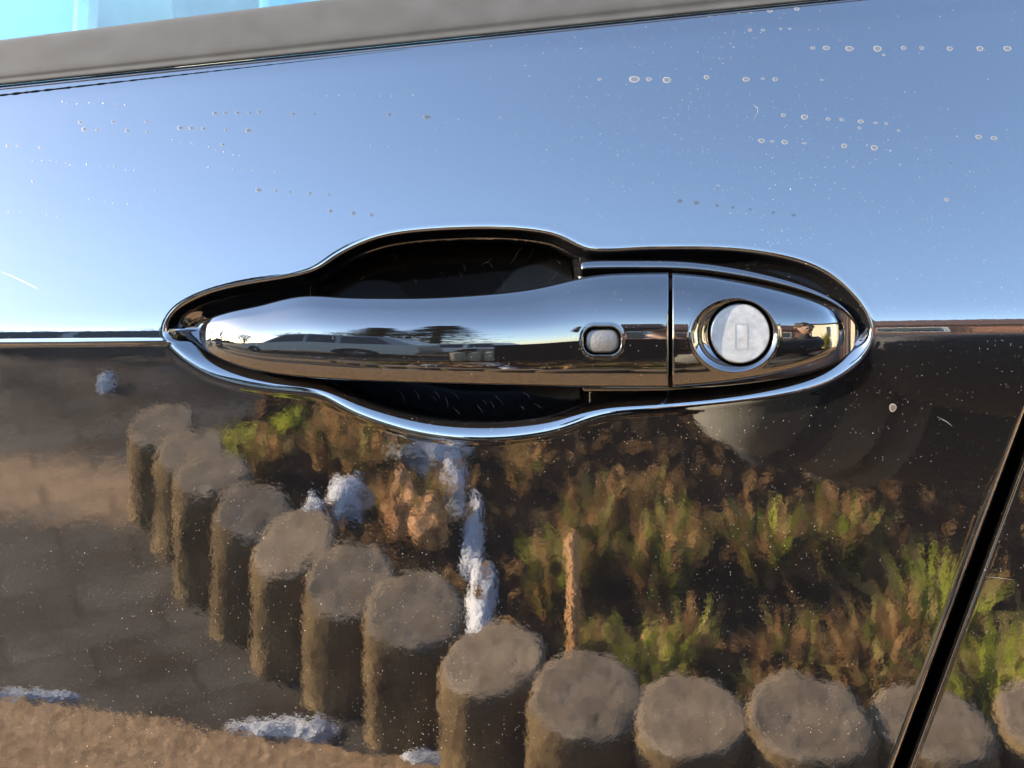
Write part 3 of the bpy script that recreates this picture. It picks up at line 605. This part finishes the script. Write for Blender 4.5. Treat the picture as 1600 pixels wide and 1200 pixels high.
T_G = [tuft_mesh("leafy_plant", 10 + i, 120, 0.30, 0.17, 0.012, (0, 0, 1, 3, 3), True) for i in range(3)]
T_D = [tuft_mesh("leafy_plant", 20 + i, 110, 0.26, 0.20, 0.012, (1, 2, 2, 3, 2, 1, 0), True) for i in range(3)]
T_B = [tuft_mesh("dry_plant", 30 + i, 110, 0.24, 0.22, 0.011, (2, 2, 3, 2, 1), True) for i in range(3)]
T_Y = [tuft_mesh("dry_plant", 40 + i, 70, 0.22, 0.18, 0.007, (3, 3, 0), False) for i in range(2)]
plants = [(T_G, "fresh_plant", "bright green plant behind the right half of the post row", "bright green plants behind the posts", "plant",
            [(1.05,-1.72,1.0),(1.18,-1.85,1.1),(1.12,-2.15,1.1),(0.34,-1.95,.75),(1.33,-1.70,1.0),(1.5,-1.85,1.1)]),
          (T_D, "dull_plant", "dull green leafy plant in the dark soil behind the posts", "dull green plants in the soil bed", "plant",
            [(0.12,-2.45,.8),(0.24,-2.62,.9),(0.44,-2.50,.95),(0.55,-2.7,.9),(0.80,-2.62,1.0),(0.2,-2.15,.6),(1.05,-2.66,.9),(0.45,-2.1,.7)]),
          (T_B, "withered_plant", "withered brown leafy plant in the soil behind the posts", "withered brown plants in the soil bed", "plant",
            [(-0.55,-3.35,1.0),(-0.72,-3.5,1.0),(-0.42,-3.6,.9),(-0.60,-3.75,.9),(-0.30,-2.95,.9),(-0.42,-3.0,.7),(0.72,-2.05,.9),(0.88,-1.95,1.0),(0.62,-1.85,.7),(0.30,-2.9,.9),(0.98,-2.05,1.0),(0.5,-3.0,.8),(-0.95,-3.4,.8),(0.05,-3.3,.8)]),
          (T_Y, "dry_grass_tuft", "tuft of pale yellow dry grass at the foot of the posts", "dry grass tufts along the posts", "grass tuft",
            [(0.46,-1.66,.9),(0.68,-1.64,.8),(0.93,-1.62,1.0),(-1.02,-3.05,.9),(-1.12,-3.35,.9),(1.42,-1.6,1.1)])]
for ms, nm, lab, grp, cat, pl in plants:
    for i, (x, y, k) in enumerate(sorted(pl)):
        o = link(nm, ms[i % len(ms)]); o.location = (x, y, 0.005); o.rotation_euler = (0, 0, rng.random() * 6.3); o.scale = (k, k, k * rng.uniform(.6, .8)); tag(o, f"{lab}, {ORD[i]} from the left", cat, grp)
o = link("moss_plant", tuft_mesh("moss_plant", 77, 50, 0.10, 0.24, 0.02, (0, 3, 0), True)); o.location = (-1.16, -3.62, 0); tag(o, "low yellow green plant at the far left end of the post row", "plant")
o = link("moss_plant", tuft_mesh("moss_plant", 78, 40, 0.10, 0.24, 0.02, (1, 0), True)); o.location = (-0.98, -3.85, 0); tag(o, "low dull green plant behind the far left posts", "plant")
# leaf litter
q = random.Random(5); v = []; f = []; mi = []
for i in range(1500):
    x = q.uniform(-1.2, 2.2); y = -1.5 - 3.2 * q.random()
    if y > -2.0 - 0.9 * (0.1 - x) and x < 0.2: continue
    if y > -1.58: continue
    s_ = q.uniform(.018, .042); a = q.random() * 6.3; z = 0.014 + q.random() * .03; b = len(v); tl_ = q.gauss(0, .35)
    for dx, dy in ((-1, 0), (0, -.55), (1.1, 0), (0, .55)):
        X, Y_ = dx * s_, dy * s_; v.append((x + X*math.cos(a) - Y_*math.sin(a), y + X*math.sin(a) + Y_*math.cos(a), z + tl_ * X + abs(dy) * s_ * .5))
    f.append((b, b+1, b+2, b+3)); mi.append(q.choice((0, 0, 0, 1)))
me = raw_mesh("leaf_litter", v, f); me.materials.append(M_DRY); me.materials.append(leaf_mat("dark_dead_leaf", (0.03, 0.018, 0.01), (0.08, 0.05, 0.03))); me.polygons.foreach_set("material_index", mi)
tag(link("leaf_litter", me), "brown dead leaves scattered over the soil bed", "leaf litter", kind="stuff")
# orange clods, stake, white patches
def lump(name, loc, sz, mat, seed, lab, cat, grp=None, flat=1.0):
    bm = bmesh.new(); bmesh.ops.create_icosphere(bm, subdivisions=4, radius=1); q = random.Random(seed); ph = [q.random() * 6 for _ in range(6)]
    for vt in bm.verts:
        c = vt.co; k = 1 + .16 * math.sin(3 * c.x + ph[0]) * math.sin(3 * c.y + ph[1]) + .10 * math.sin(6 * c.x + ph[2]) * math.sin(5 * c.y + ph[3] + 4 * c.z)
        k += .30 * mnoise.noise(c * 2.2 + Vector((seed * 3.1, 0, 0))) + .16 * mnoise.noise(c * 6 + Vector((seed, 2, 0)))
        vt.co = (c.x * sz[0] * k, c.y * sz[1] * k, max(-0.2, c.z) * sz[2] * k)
    me = bpy.data.meshes.new(name); bm.to_mesh(me); bm.free(); me.polygons.foreach_set("use_smooth", [True] * len(me.polygons))
    o = link(name, me, mat); o.location = loc; return tag(o, lab, cat, grp)
M_SNOW = plain("white_patch", (0.40, 0.40, 0.43), 0.8, var=.12, scale=14, bump=.01)
M_RUST = plain("orange_brown", (0.42, 0.20, 0.07), .8, var=.3, scale=30)
for loc, sz, sd, lab in (((-0.36, -3.72, 0), (.17, .26, .09), 1, "large irregular white patch on the dark soil behind the posts"), ((-0.22, -3.38, 0), (.05, .34, .045), 2, "narrow bluish white patch leading on from the large one"),
        ((-0.13, -2.92, 0), (.036, .30, .03), 3, "thin bluish white patch in the middle of the soil bed"), ((-0.09, -2.50, 0), (.048, .28, .035), 4, "white patch right behind the eighth post"),
        ((-0.60, -3.1, 0), (.09, .14, .07), 5, "rounded bluish white patch behind the fifth post"), ((-0.70, -3.0, 0), (.05, .08, .06), 15, "tiny bluish patch beside the rounded white one"), ((0.03, -2.20, 0), (.03, .10, .05), 6, "small bluish white patch behind the ninth post"),
        ((-2.08, -4.55, 0), (.042, .08, .05), 7, "small white patch alone on the far dark asphalt"), ((-0.53, -1.86, 0), (.12, .03, .015), 8, "long white patch on the gravel edge in front of the sixth post"),
        ((-0.45, -1.84, 0), (.045, .03, .022), 18, "small peaked white patch on top of the long one"), ((-1.19, -2.0, 0), (.12, .016, .012), 9, "thin white streak on the gravel edge at the far left"), ((-0.16, -1.715, 0), (.07, .022, .022), 10, "thin white streak on the gravel edge in front of the eighth post")):
    lump("white_patch", loc, sz, M_SNOW, sd, lab, "white patch", "white patches around the posts")
lump("clod", (-0.375, -2.98, .02), (.07, .10, .085), M_RUST, 11, "larger orange brown clod behind the sixth post", "clod")
lump("clod", (-0.285, -2.90, .02), (.065, .10, .07), M_RUST, 12, "smaller orange brown clod beside the larger one", "clod")
lump("clod", (0.39, -2.16, .0), (.05, .06, .09), M_RUST, 13, "reddish clod behind the tenth post", "clod")
o = MB().tube([(0, 0, 0), (0.006, 0, .16), (0.0, 0, .335)], .019, 8).build("stake", M_RUST, None, True); o.location = (0.155, -2.02, 0); o.scale = (.8, .8, .8); tag(o, "orange brown upright stake among the plants behind the ninth post", "stake")
# low wall of pale blocks across the bed
M_STONE = plain("pale_wall_stone", (0.34, 0.30, 0.21), .85, var=.25, scale=9, bump=.01)
wl = empty("stone_wall", (0, -4.75, 0), label="low wall of pale rounded stones beyond the soil bed", cat="wall")
sm = []
for i in range(4):
    bm = bmesh.new(); bmesh.ops.create_icosphere(bm, subdivisions=2, radius=1); q = random.Random(60 + i)
    for vt in bm.verts: vt.co = Vector((math.copysign(abs(vt.co.x) ** .6, vt.co.x) * .075, math.copysign(abs(vt.co.y) ** .6, vt.co.y) * .09, math.copysign(abs(vt.co.z) ** .6, vt.co.z) * .34)) * q.uniform(.94, 1.04)
    me = bpy.data.meshes.new("stone"); bm.to_mesh(me); bm.free(); me.polygons.foreach_set("use_smooth", [True] * len(me.polygons)); sm.append(me)
for i in range(9):
    o = link("stone", sm[i % 4], M_STONE, wl); o.location = (-0.62 + i * .145, rng.uniform(-.02, .02), .32 + rng.uniform(-.02, .02)); o.rotation_euler = (0, 0, rng.uniform(-.2, .2))
# parked vehicles
M_SILV = plain("silver_car_paint", (0.26, 0.27, 0.285), .28, metal=.55, var=.03); M_WHITE = plain("white_car_paint", (0.72, 0.72, 0.72), .3, var=.02); M_CGL = plain("car_glass", (0.03, 0.04, 0.05), .05, var=.02); M_TYRE = plain("tyre_rubber", (0.012, .012, .012), .85); M_RIMM = plain("alloy_rim", (.25, .25, .26), .35, metal=.8); M_LAMP = plain("headlamp_glass", (.6, .62, .65), .1)
def vehicle(name, loc, rz, L_, W, H, paint, lab, cat, hood=.30, grp=None):
    root = empty(name, loc, rz, label=lab, cat=cat, group=grp); h = L_ / 2; zb, zs = .30, H * .56
    wr = .36; xa, xb = -h * .62, h * .60
    lower = [(-h, zb + .15), (-h * .97, zs * .82), (-h + L_ * hood * .55, zs * .98), (-h + L_ * hood, zs), (h * .98, zs * 1.02), (h, zb + .2), (h * .97, zb)]
    arch = []
    for cx in (xb, xa):
        arch += [(cx + wr * 1.16 * math.cos(t), zb + wr * 1.16 * math.sin(t)) for t in np.linspace(0, math.pi, 9)]
    body = lower + arch + [(-h * .97, zb)]
    def taper_prism(nm, poly, w0, w1, z0, z1, mat, par):
        v = []; n = len(poly)
        for s_ in (-1, 1):
            for x, z in poly: v.append((x, s_ * (w0 + (w1 - w0) * min(1, max(0, (z - z0) / (z1 - z0)))) / 2, z))
        bm = bmesh.new(); vs_ = [bm.verts.new(p) for p in v]
        fa = bm.faces.new(vs_[:n]); fb = bm.faces.new(vs_[n:][::-1])
        for i in range(n): bm.faces.new((vs_[i], vs_[n+i], vs_[n+(i+1) % n], vs_[(i+1) % n]))
        bmesh.ops.triangulate(bm, faces=[fa, fb]); bmesh.ops.recalc_face_normals(bm, faces=bm.faces)
        me = bpy.data.meshes.new(nm); bm.to_mesh(me); bm.free(); return link(nm, me, mat, par)
    taper_prism("body", body, W, W * .94, zb, zs, paint, root)
    x0, x1, x2, x3 = -h + L_ * hood, -h + L_ * (hood + .15), h * .80, h * .97
    cab = taper_prism("cabin", [(x0, zs), (x1, H * .985), (x1 + .3, H), (x2 - .2, H), (x2, H * .98), (x3, zs)], W * .93, W * .76, zs, H, paint, root)
    for s_ in (-1, 1):
        def win(xl0, xl1, xr0, xr1):
            zl, zh = zs + .05, H - .12; yy_ = lambda z: s_ * ((W * .93 + (W * .76 - W * .93) * (z - zs) / (H - zs)) / 2 + .006)
            v = [(xl0, yy_(zl), zl), (xr0, yy_(zl), zl), (xr1, yy_(zh), zh), (xl1, yy_(zh), zh)]; v += [(x, y + s_ * .006, z) for x, y, z in v]
            MB().add(v, [(0, 1, 2, 3), (7, 6, 5, 4), (0, 4, 5, 1), (1, 5, 6, 2), (2, 6, 7, 3), (3, 7, 4, 0)]).build("side_window", M_CGL, root)
        d_ = (x2 - x1) / 3
        win(x0 + .22, x1 + .08, x1 + d_ - .05, x1 + d_ - .05); win(x1 + d_ + .05, x1 + d_ + .05, x1 + 2*d_ - .05, x1 + 2*d_ - .05); win(x1 + 2*d_ + .05, x1 + 2*d_ + .05, x3 - .3, x2 - .12)
    sl = [(x0 + .06, zs + .06), (x1 - .03, H - .10)]
    MB().add([(sl[0][0] - .03, -W*.40, sl[0][1]), (sl[0][0] - .03, W*.40, sl[0][1]), (sl[1][0] - .03, W*.34, sl[1][1]), (sl[1][0] - .03, -W*.34, sl[1][1])], [(0, 1, 2, 3)]).build("windscreen", M_CGL, root)
    for cx in (xa, xb):
        for s_ in (-1, 1):
            wm = MB(); n = 22; v = []
            for yy_, rr_ in ((-.11, wr * .9), (-.09, wr), (.09, wr), (.11, wr * .9), (.11, wr * .62), (-.11, wr * .62)):
                v += [(rr_ * math.cos(2*math.pi*k/n), yy_, rr_ * math.sin(2*math.pi*k/n)) for k in range(n)]
            wm.add(v, [(j*n+k, j*n+(k+1) % n, ((j+1) % 6)*n+(k+1) % n, ((j+1) % 6)*n+k) for j in range(6) for k in range(n)])
            wh = wm.build("wheel", M_TYRE, root, True); wh.location = (cx, s_ * (W / 2 - .11), wr)
            rm = MB()
            for k in range(5):
                a = 2 * math.pi * k / 5; rm.tube([(0, 0, 0), (wr * .62 * math.cos(a), 0, wr * .62 * math.sin(a))], .05, 5)
            rm.build("rim", M_RIMM, wh)
    for s_ in (-1, 1): MB().box((-h * .975, s_ * W * .36, zs * .86), (.16, W * .2, .13)).build("headlight", M_LAMP, root)
    MB().box((-h * .985, 0, zs * .72), (.06, W * .5, .2)).build("grille", M_TYRE, root)
    MB().box((-h * .985, 0, zb + .12), (.10, W * .92, .16)).build("bumper", M_TYRE, root)
    return root
vehicle("parked_suv", (-3.75, -7.6, 0), 0.0, 4.8, 1.9, 1.95, M_SILV, "silver estate car parked broadside across the dark asphalt", "car")
vehicle("parked_car", (-2.2, -12.0, 0), 0.15, 4.1, 1.75, 1.45, M_WHITE, "white hatchback parked behind the silver car", "car")
vehicle("parked_car", (-11.5, -6.8, 0), 0.5, 4.3, 1.78, 1.5, M_CGL, "dark saloon parked left of the silver car", "car")
vehicle("parked_car", (-16.5, -4.5, 0), 0.6, 4.3, 1.78, 1.5, M_SILV, "silver saloon parked farthest to the left", "car")
# trees
M_BARK = plain("grey_bark", (0.09, 0.075, 0.06), .9, var=.35, scale=9); M_NEED = leaf_mat("dark_needles", (0.008, 0.016, 0.006), (0.03, 0.045, 0.015))
def conifer(loc, H, rad, seed, lab):
    q = random.Random(seed); root = empty("conifer_tree", loc, label=lab, cat="tree")
    MB().tube([(0, 0, 0), (.03, 0, H * .5), (0, 0, H * .97)], [rad * .10, rad * .06, .01]).build("trunk", M_BARK, root)
    v = []; f = []
    for i in range(420):
        t = q.random() ** .8; z = H * (.12 + .86 * t); r = rad * (1.05 - t) * q.uniform(.55, 1.12) + .08; a = q.random() * 6.283; up = q.uniform(-.1, .35)
        for j in range(16):
            s_ = (j + q.random()) / 16; c = Vector((r * s_ * math.cos(a), r * s_ * math.sin(a), z + r * s_ * up - .12 * s_ * s_)); ww = .05 + .10 * (1 - s_) * q.random(); l_ = .22 + .16 * q.random(); an = a + q.choice((-.8, .8)) + q.gauss(0, .3); b = len(v)
            d = Vector((math.cos(an), math.sin(an), q.uniform(-.2, .3))) * l_; s2 = Vector((-math.sin(an), math.cos(an), q.gauss(0, .5))).normalized() * ww * .6
            v += [c - s2, c + d, c + s2]; f.append((b, b+1, b+2))
    link("crown", raw_mesh("crown", v, f), M_NEED, root)
conifer((-3.9, -14.0, 0), 6.6, 2.0, 1, "dark conifer standing behind the rear end of the silver car")
conifer((-2.45, -14.2, 0), 7.8, 1.9, 2, "taller dark conifer to the right of the other one")
def bare_tree(loc, H, seed, lab):
    q = random.Random(seed); root = empty("bare_tree", loc, label=lab, cat="tree", group="bare trees behind the parked cars"); tr_ = MB(); br = MB()
    tr_.tube([(0, 0, 0), (.1, 0, H * .3), (.05, .05, H * .55)], [H * .03, H * .024, H * .012])
    def grow(p, d, L_, r, lv):
        e = p + d * L_; m = (p + e) / 2 + Vector((q.gauss(0, .05), q.gauss(0, .05), q.gauss(0, .05))) * L_; br.tube([p, m, e], [r, r * .75, r * .5], 4)
        if lv == 0: return
        for k in range(4):
            nd = (d + Vector((q.gauss(0, .55), q.gauss(0, .55), q.gauss(.1, .35)))).normalized(); grow(p.lerp(e, q.uniform(.45, 1)), nd, L_ * q.uniform(.5, .8), r * .5, lv - 1)
    for k in range(11): grow(Vector((.07, 0, H * q.uniform(.12, .55))), Vector((q.gauss(0, .7), q.gauss(0, .7), 1)).normalized(), H * .26, H * .012, 3)
    tr_.build("trunk", M_BARK, root); br.build("crown", M_BARK, root)
for i, (x, y, H, lab) in enumerate(((-6.5, -17, 4.4, "bare tree behind the front of the silver car"), (-9.5, -18, 4.4, "bare tree left of the silver car"), (-5.0, -21, 7.2, "bare tree behind the middle of the silver car"), (-14, -16, 4.6, "bare tree behind the dark saloon"), (-20, -14, 8, "bare tree at the far left beyond the parked cars"), (-27, -9, 8.5, "bare tree farthest to the left by the road"))): bare_tree((x, y, 0), H, 80 + i, lab)
# far hedge line and buildings
M_FAR = plain("far_hedge", (0.03, 0.035, 0.03), .9, var=.4, scale=.4)
v = []; f = []; q = random.Random(3)
for i in range(241):
    a = -math.pi * (i / 240) ; R_ = 70 + 6 * math.sin(i * .7); h_ = 1.9 + .6 * math.sin(i * .31) + .5 * math.sin(i * .13 + 1) + q.uniform(-.25, .25); c_, s_ = math.cos(a), math.sin(a)
    v += [(R_ * c_, R_ * s_, 0), (R_ * c_, R_ * s_, h_), ((R_ + 6) * c_, (R_ + 6) * s_, h_ * .9), ((R_ + 6) * c_, (R_ + 6) * s_, 0)]
    if i: b = len(v) - 8; f += [(b, b+4, b+5, b+1), (b+1, b+5, b+6, b+2), (b+2, b+6, b+7, b+3)]
tag(link("far_hedge", raw_mesh("far_hedge", v, f), M_FAR), "far dark hedge line along the horizon", "hedge", kind="stuff")
def brick_mat():
    m, n, b = new_mat("red_brick"); tc = N(n, "ShaderNodeTexCoord"); mp = N(n, "ShaderNodeMapping"); mp.inputs["Rotation"].default_value = (R(90), 0, 0)
    bt_ = N(n, "ShaderNodeTexBrick"); bt_.inputs["Color1"].default_value = (.30, .105, .055, 1); bt_.inputs["Color2"].default_value = (.40, .16, .08, 1); bt_.inputs["Mortar"].default_value = (.30, .27, .23, 1); bt_.inputs["Scale"].default_value = 4.5
    n.links.new(tc.outputs["Object"], mp.inputs[0]); n.links.new(mp.outputs[0], bt_.inputs[0]); n.links.new(bt_.outputs[0], b.inputs["Base Color"]); b.inputs["Roughness"].default_value = .9; return m
M_BRICK = brick_mat(); M_ROOF = plain("dark_roof_tiles", (.075, .04, .032), .8, var=.3, scale=3); M_CREAM = plain("cream_render", (.62, .55, .40), .8, var=.08, scale=2); M_DWOOD = plain("dark_stained_boards", (.02, .018, .018), .8, var=.4, scale=4)
def house(name, loc, rz, Lx, Ly, hw, hr, wall, lab, cat, nwin, door=True):
    root = empty(name, loc, rz, label=lab, cat=cat)
    MB().box((0, 0, hw / 2), (Lx, Ly, hw)).build("wall", wall, root)
    o_ = .35; MB().add([(-Lx/2-o_, -Ly/2-o_, hw-.05), (Lx/2+o_, -Ly/2-o_, hw-.05), (Lx/2+o_, Ly/2+o_, hw-.05), (-Lx/2-o_, Ly/2+o_, hw-.05), (-Lx/2-o_, 0, hr), (Lx/2+o_, 0, hr)], [(0, 1, 5, 4), (2, 3, 4, 5), (0, 4, 3), (1, 2, 5), (3, 2, 1, 0)]).build("roof", M_ROOF, root)
    for i in range(nwin):
        x = -Lx/2 + Lx * (i + .5) / nwin
        fr_ = MB().box((x, Ly/2 + .03, hw * .6), (1.15, .08, 1.1)).build("window", M_WHITE, root); MB().box((x, Ly/2 + .075, hw * .6), (.95, .02, .9)).build("pane", M_CGL, fr_)
    if door: MB().box((Lx * .32 / max(1, nwin), Ly/2 + .03, 1.02), (.95, .07, 2.04)).build("door", M_CREAM, root)
    return root
house("brick_house", (9.4, -16.5, 0), R(36), 13.0, 6.0, 2.7, 4.4, M_BRICK, "single storey red brick house with a dark tiled roof at the right", "house", 4)
house("garden_shed", (1.45, -14.5, 0), R(5), 0.9, 2.0, 2.7, 3.5, M_DWOOD, "dark boarded shed with a dark roof left of the brick house", "shed", 1, False)
house("garage", (6.6, -2.6, 0), R(72), 4.2, 4.0, 2.4, 3.0, M_CREAM, "cream rendered garage close by at the right behind the car", "garage", 1)
o = link("garden_bush", tuft_mesh("garden_bush", 91, 260, 1.3, .8, .06, (0, 3, 0), True)); o.location = (3.9, -2.0, 0); tag(o, "yellow green bush in front of the cream garage", "bush")
v_far = MB().box((0, 0, .35), (9, .25, .7)).build("far_garden_wall", M_KERB); v_far.location = (3.5, -10.5, 0); tag(v_far, "long pale garden wall in front of the dark shed", "wall")
# ------------------------------------------------------------------ the photographer
M_COAT = plain("black_coat", (0.012, 0.012, 0.014), .8, var=.3, scale=12); M_CUFF = plain("grey_cuff", (.12, .112, .096), .85); M_SKIN = plain("skin", (.42, .25, .18), .55, var=.06); M_HAIR = plain("brown_hair", (.04, .025, .015), .7); M_PHONE = plain("black_phone", (.008, .008, .009), .2); M_JEAN = plain("dark_trousers", (.014, .015, .02), .85); M_SHOE = plain("black_shoes", (.01, .01, .01), .6)
per = empty("person", (1.0, -0.86, 0), 0, label="crouching person in a black coat and dark trousers holding a phone towards the door", cat="person")
def skin_body(name, joints, edges, mat, root, parent, lev=2):
    me = bpy.data.meshes.new(name); me.from_pydata([j[:3] for j in joints], edges, []); o = link(name, me, mat, parent)
    m = o.modifiers.new("skin", 'SKIN'); m.use_smooth_shade = True
    for sv, j in zip(me.skin_vertices[0].data, joints): sv.radius = (j[3], j[4] if len(j) > 4 else j[3])
    me.skin_vertices[0].data[root].use_root = True
    s_ = o.modifiers.new("sub", 'SUBSURF'); s_.levels = s_.render_levels = lev; return o
# joints relative to the feet; the person squats facing the door (+y) and reaches to the left (-x)
J = [(0, -.10, .36, .16, .13), (-.06, -.08, .58, .16, .12), (-.14, -.01, .80, .18, .12), (-.18, .02, .93, .07), (-.20, .05, 1.01, .055),
     (-.35, .04, .88, .085), (-.55, .27, .80, .082), (-.80, .42, .865, .052), (.04, .06, .90, .085), (-.18, .34, .85, .078), (-.50, .47, .885, .066), (-.74, .48, .895, .046),
     (-.13, -.06, .34, .10), (-.17, .32, .46, .075), (-.14, -.02, .10, .048), (.13, -.06, .34, .10), (.17, .32, .46, .075), (.14, -.02, .10, .048), (-.15, .12, .04, .04), (.15, .12, .04, .04)]
E = [(0,1),(1,2),(2,3),(3,4),(2,5),(5,6),(6,7),(2,8),(8,9),(9,10),(10,11),(0,12),(12,13),(13,14),(0,15),(15,16),(16,17),(14,18),(17,19)]
bd = skin_body("body", J, E, M_COAT, 0, per)
hd = MB(); bm = bmesh.new(); bmesh.ops.create_uvsphere(bm, u_segments=24, v_segments=16, radius=1)
for vt in bm.verts:
    c = vt.co.copy(); x, y, z = c.x * .075, c.y * .095, c.z * .115
    if z < 0: x *= 1 - .25 * (-c.z); y = y * (1 - .1 * (-c.z)) + .012 * (-c.z)
    if y > .06: y += .022 * math.exp(-(c.x / .16) ** 2 - ((c.z + .08) / .22) ** 2)
    vt.co = (x, y, z)
me = bpy.data.meshes.new("head"); bm.to_mesh(me); bm.free(); me.polygons.foreach_set("use_smooth", [True] * len(me.polygons))
head = link("head", me, M_SKIN, per); head.location = (-.22, .09, 1.11); head.rotation_euler = (R(-25), 0, R(25))
for s_ in (-1, 1):
    e_ = MB().tube([(s_ * .027, .086, .012), (s_ * .027, .094, .012)], .011, 8).build("eye", M_WHITE, head)
    MB().tube([(s_ * .074, -.005, -.02), (s_ * .080, -.012, .0), (s_ * .074, -.01, .03)], .012, 6).build("ear", M_SKIN, head)
MB().tube([(-.025, .088, -.055), (0, .095, -.057), (.025, .088, -.055)], .006, 6).build("mouth", M_RUST, head)
lump("hair", (0, 0, 0), (1, 1, 1), M_HAIR, 3, None, None); hair = bpy.data.objects["hair"]; hair.parent = head; hair.location = (0, -.016, .03); hair.scale = (.082, .098, .098)
def hand(loc, dirv, up, mir, parent):
    d = Vector(dirv).normalized(); u_ = Vector(up); u_ = (u_ - d * u_.dot(d)).normalized(); s_ = d.cross(u_) * mir; o = Vector(loc); jo = [(*o, .024)]; ed = []
    jo.append((*(o + d * .05), .022)); ed.append((0, 1))
    for k, (off, L_) in enumerate(((-.030, .066), (-.010, .078), (.011, .072), (.030, .056))):
        b = len(jo); p = o + d * .085 + u_ * (-off); jo.append((*p, .0095)); ed.append((1, b))
        jo.append((*(p + d * L_ * .5 + s_ * .012), .0085)); jo.append((*(p + d * L_ * .72 + s_ * .038), .0078)); ed += [(b, b+1), (b+1, b+2)]
    b = len(jo); jo.append((*(o + d * .03 + u_ * .035 + s_ * .012), .011)); jo.append((*(o + d * .065 + u_ * .05 + s_ * .025), .0095)); ed += [(0, b), (b, b+1)]
    return skin_body("hand", jo, ed, M_SKIN, 0, parent, 1)
hand((-.835, .435, .885), (-.85, .25, .42), (.1, .5, .8), 1, per); hand((-.775, .485, .905), (-.9, .1, .25), (0, .6, .8), -1, per)
wr = [Vector((-.70, .36, .840)), Vector((-.73, .378, .847)), Vector((-.775, .405, .858)), Vector((-.825, .433, .873))]
MB().tube(wr[:2], [.076, .072], 16).build("cuff_band", M_CUFF, per, True); MB().tube([wr[1] * .9 + wr[2] * .1, wr[2], wr[3]], [.070, .068, .060], 16).build("cuff", M_CUFF, per, True); MB().tube([wr[2], wr[2] * .6 + wr[3] * .4], [.0705, .068], 16).build("cuff_stripe", M_COAT, per, True)
ph = MB().box((0, 0, 0), (.155, .009, .075)).build("phone", M_PHONE); ph.location = (0.05, -DIST - .022, CAM_Z - .020); tag(ph, "black phone held up in front of the door handle", "phone")
for s_ in (-1, 1):
    sh = skin_body("shoe", [(s_ * .14, -.06, .045, .044), (s_ * .145, .04, .045, .047), (s_ * .15, .17, .038, .040)], [(0, 1), (1, 2)], M_SHOE, 0, per, 1)
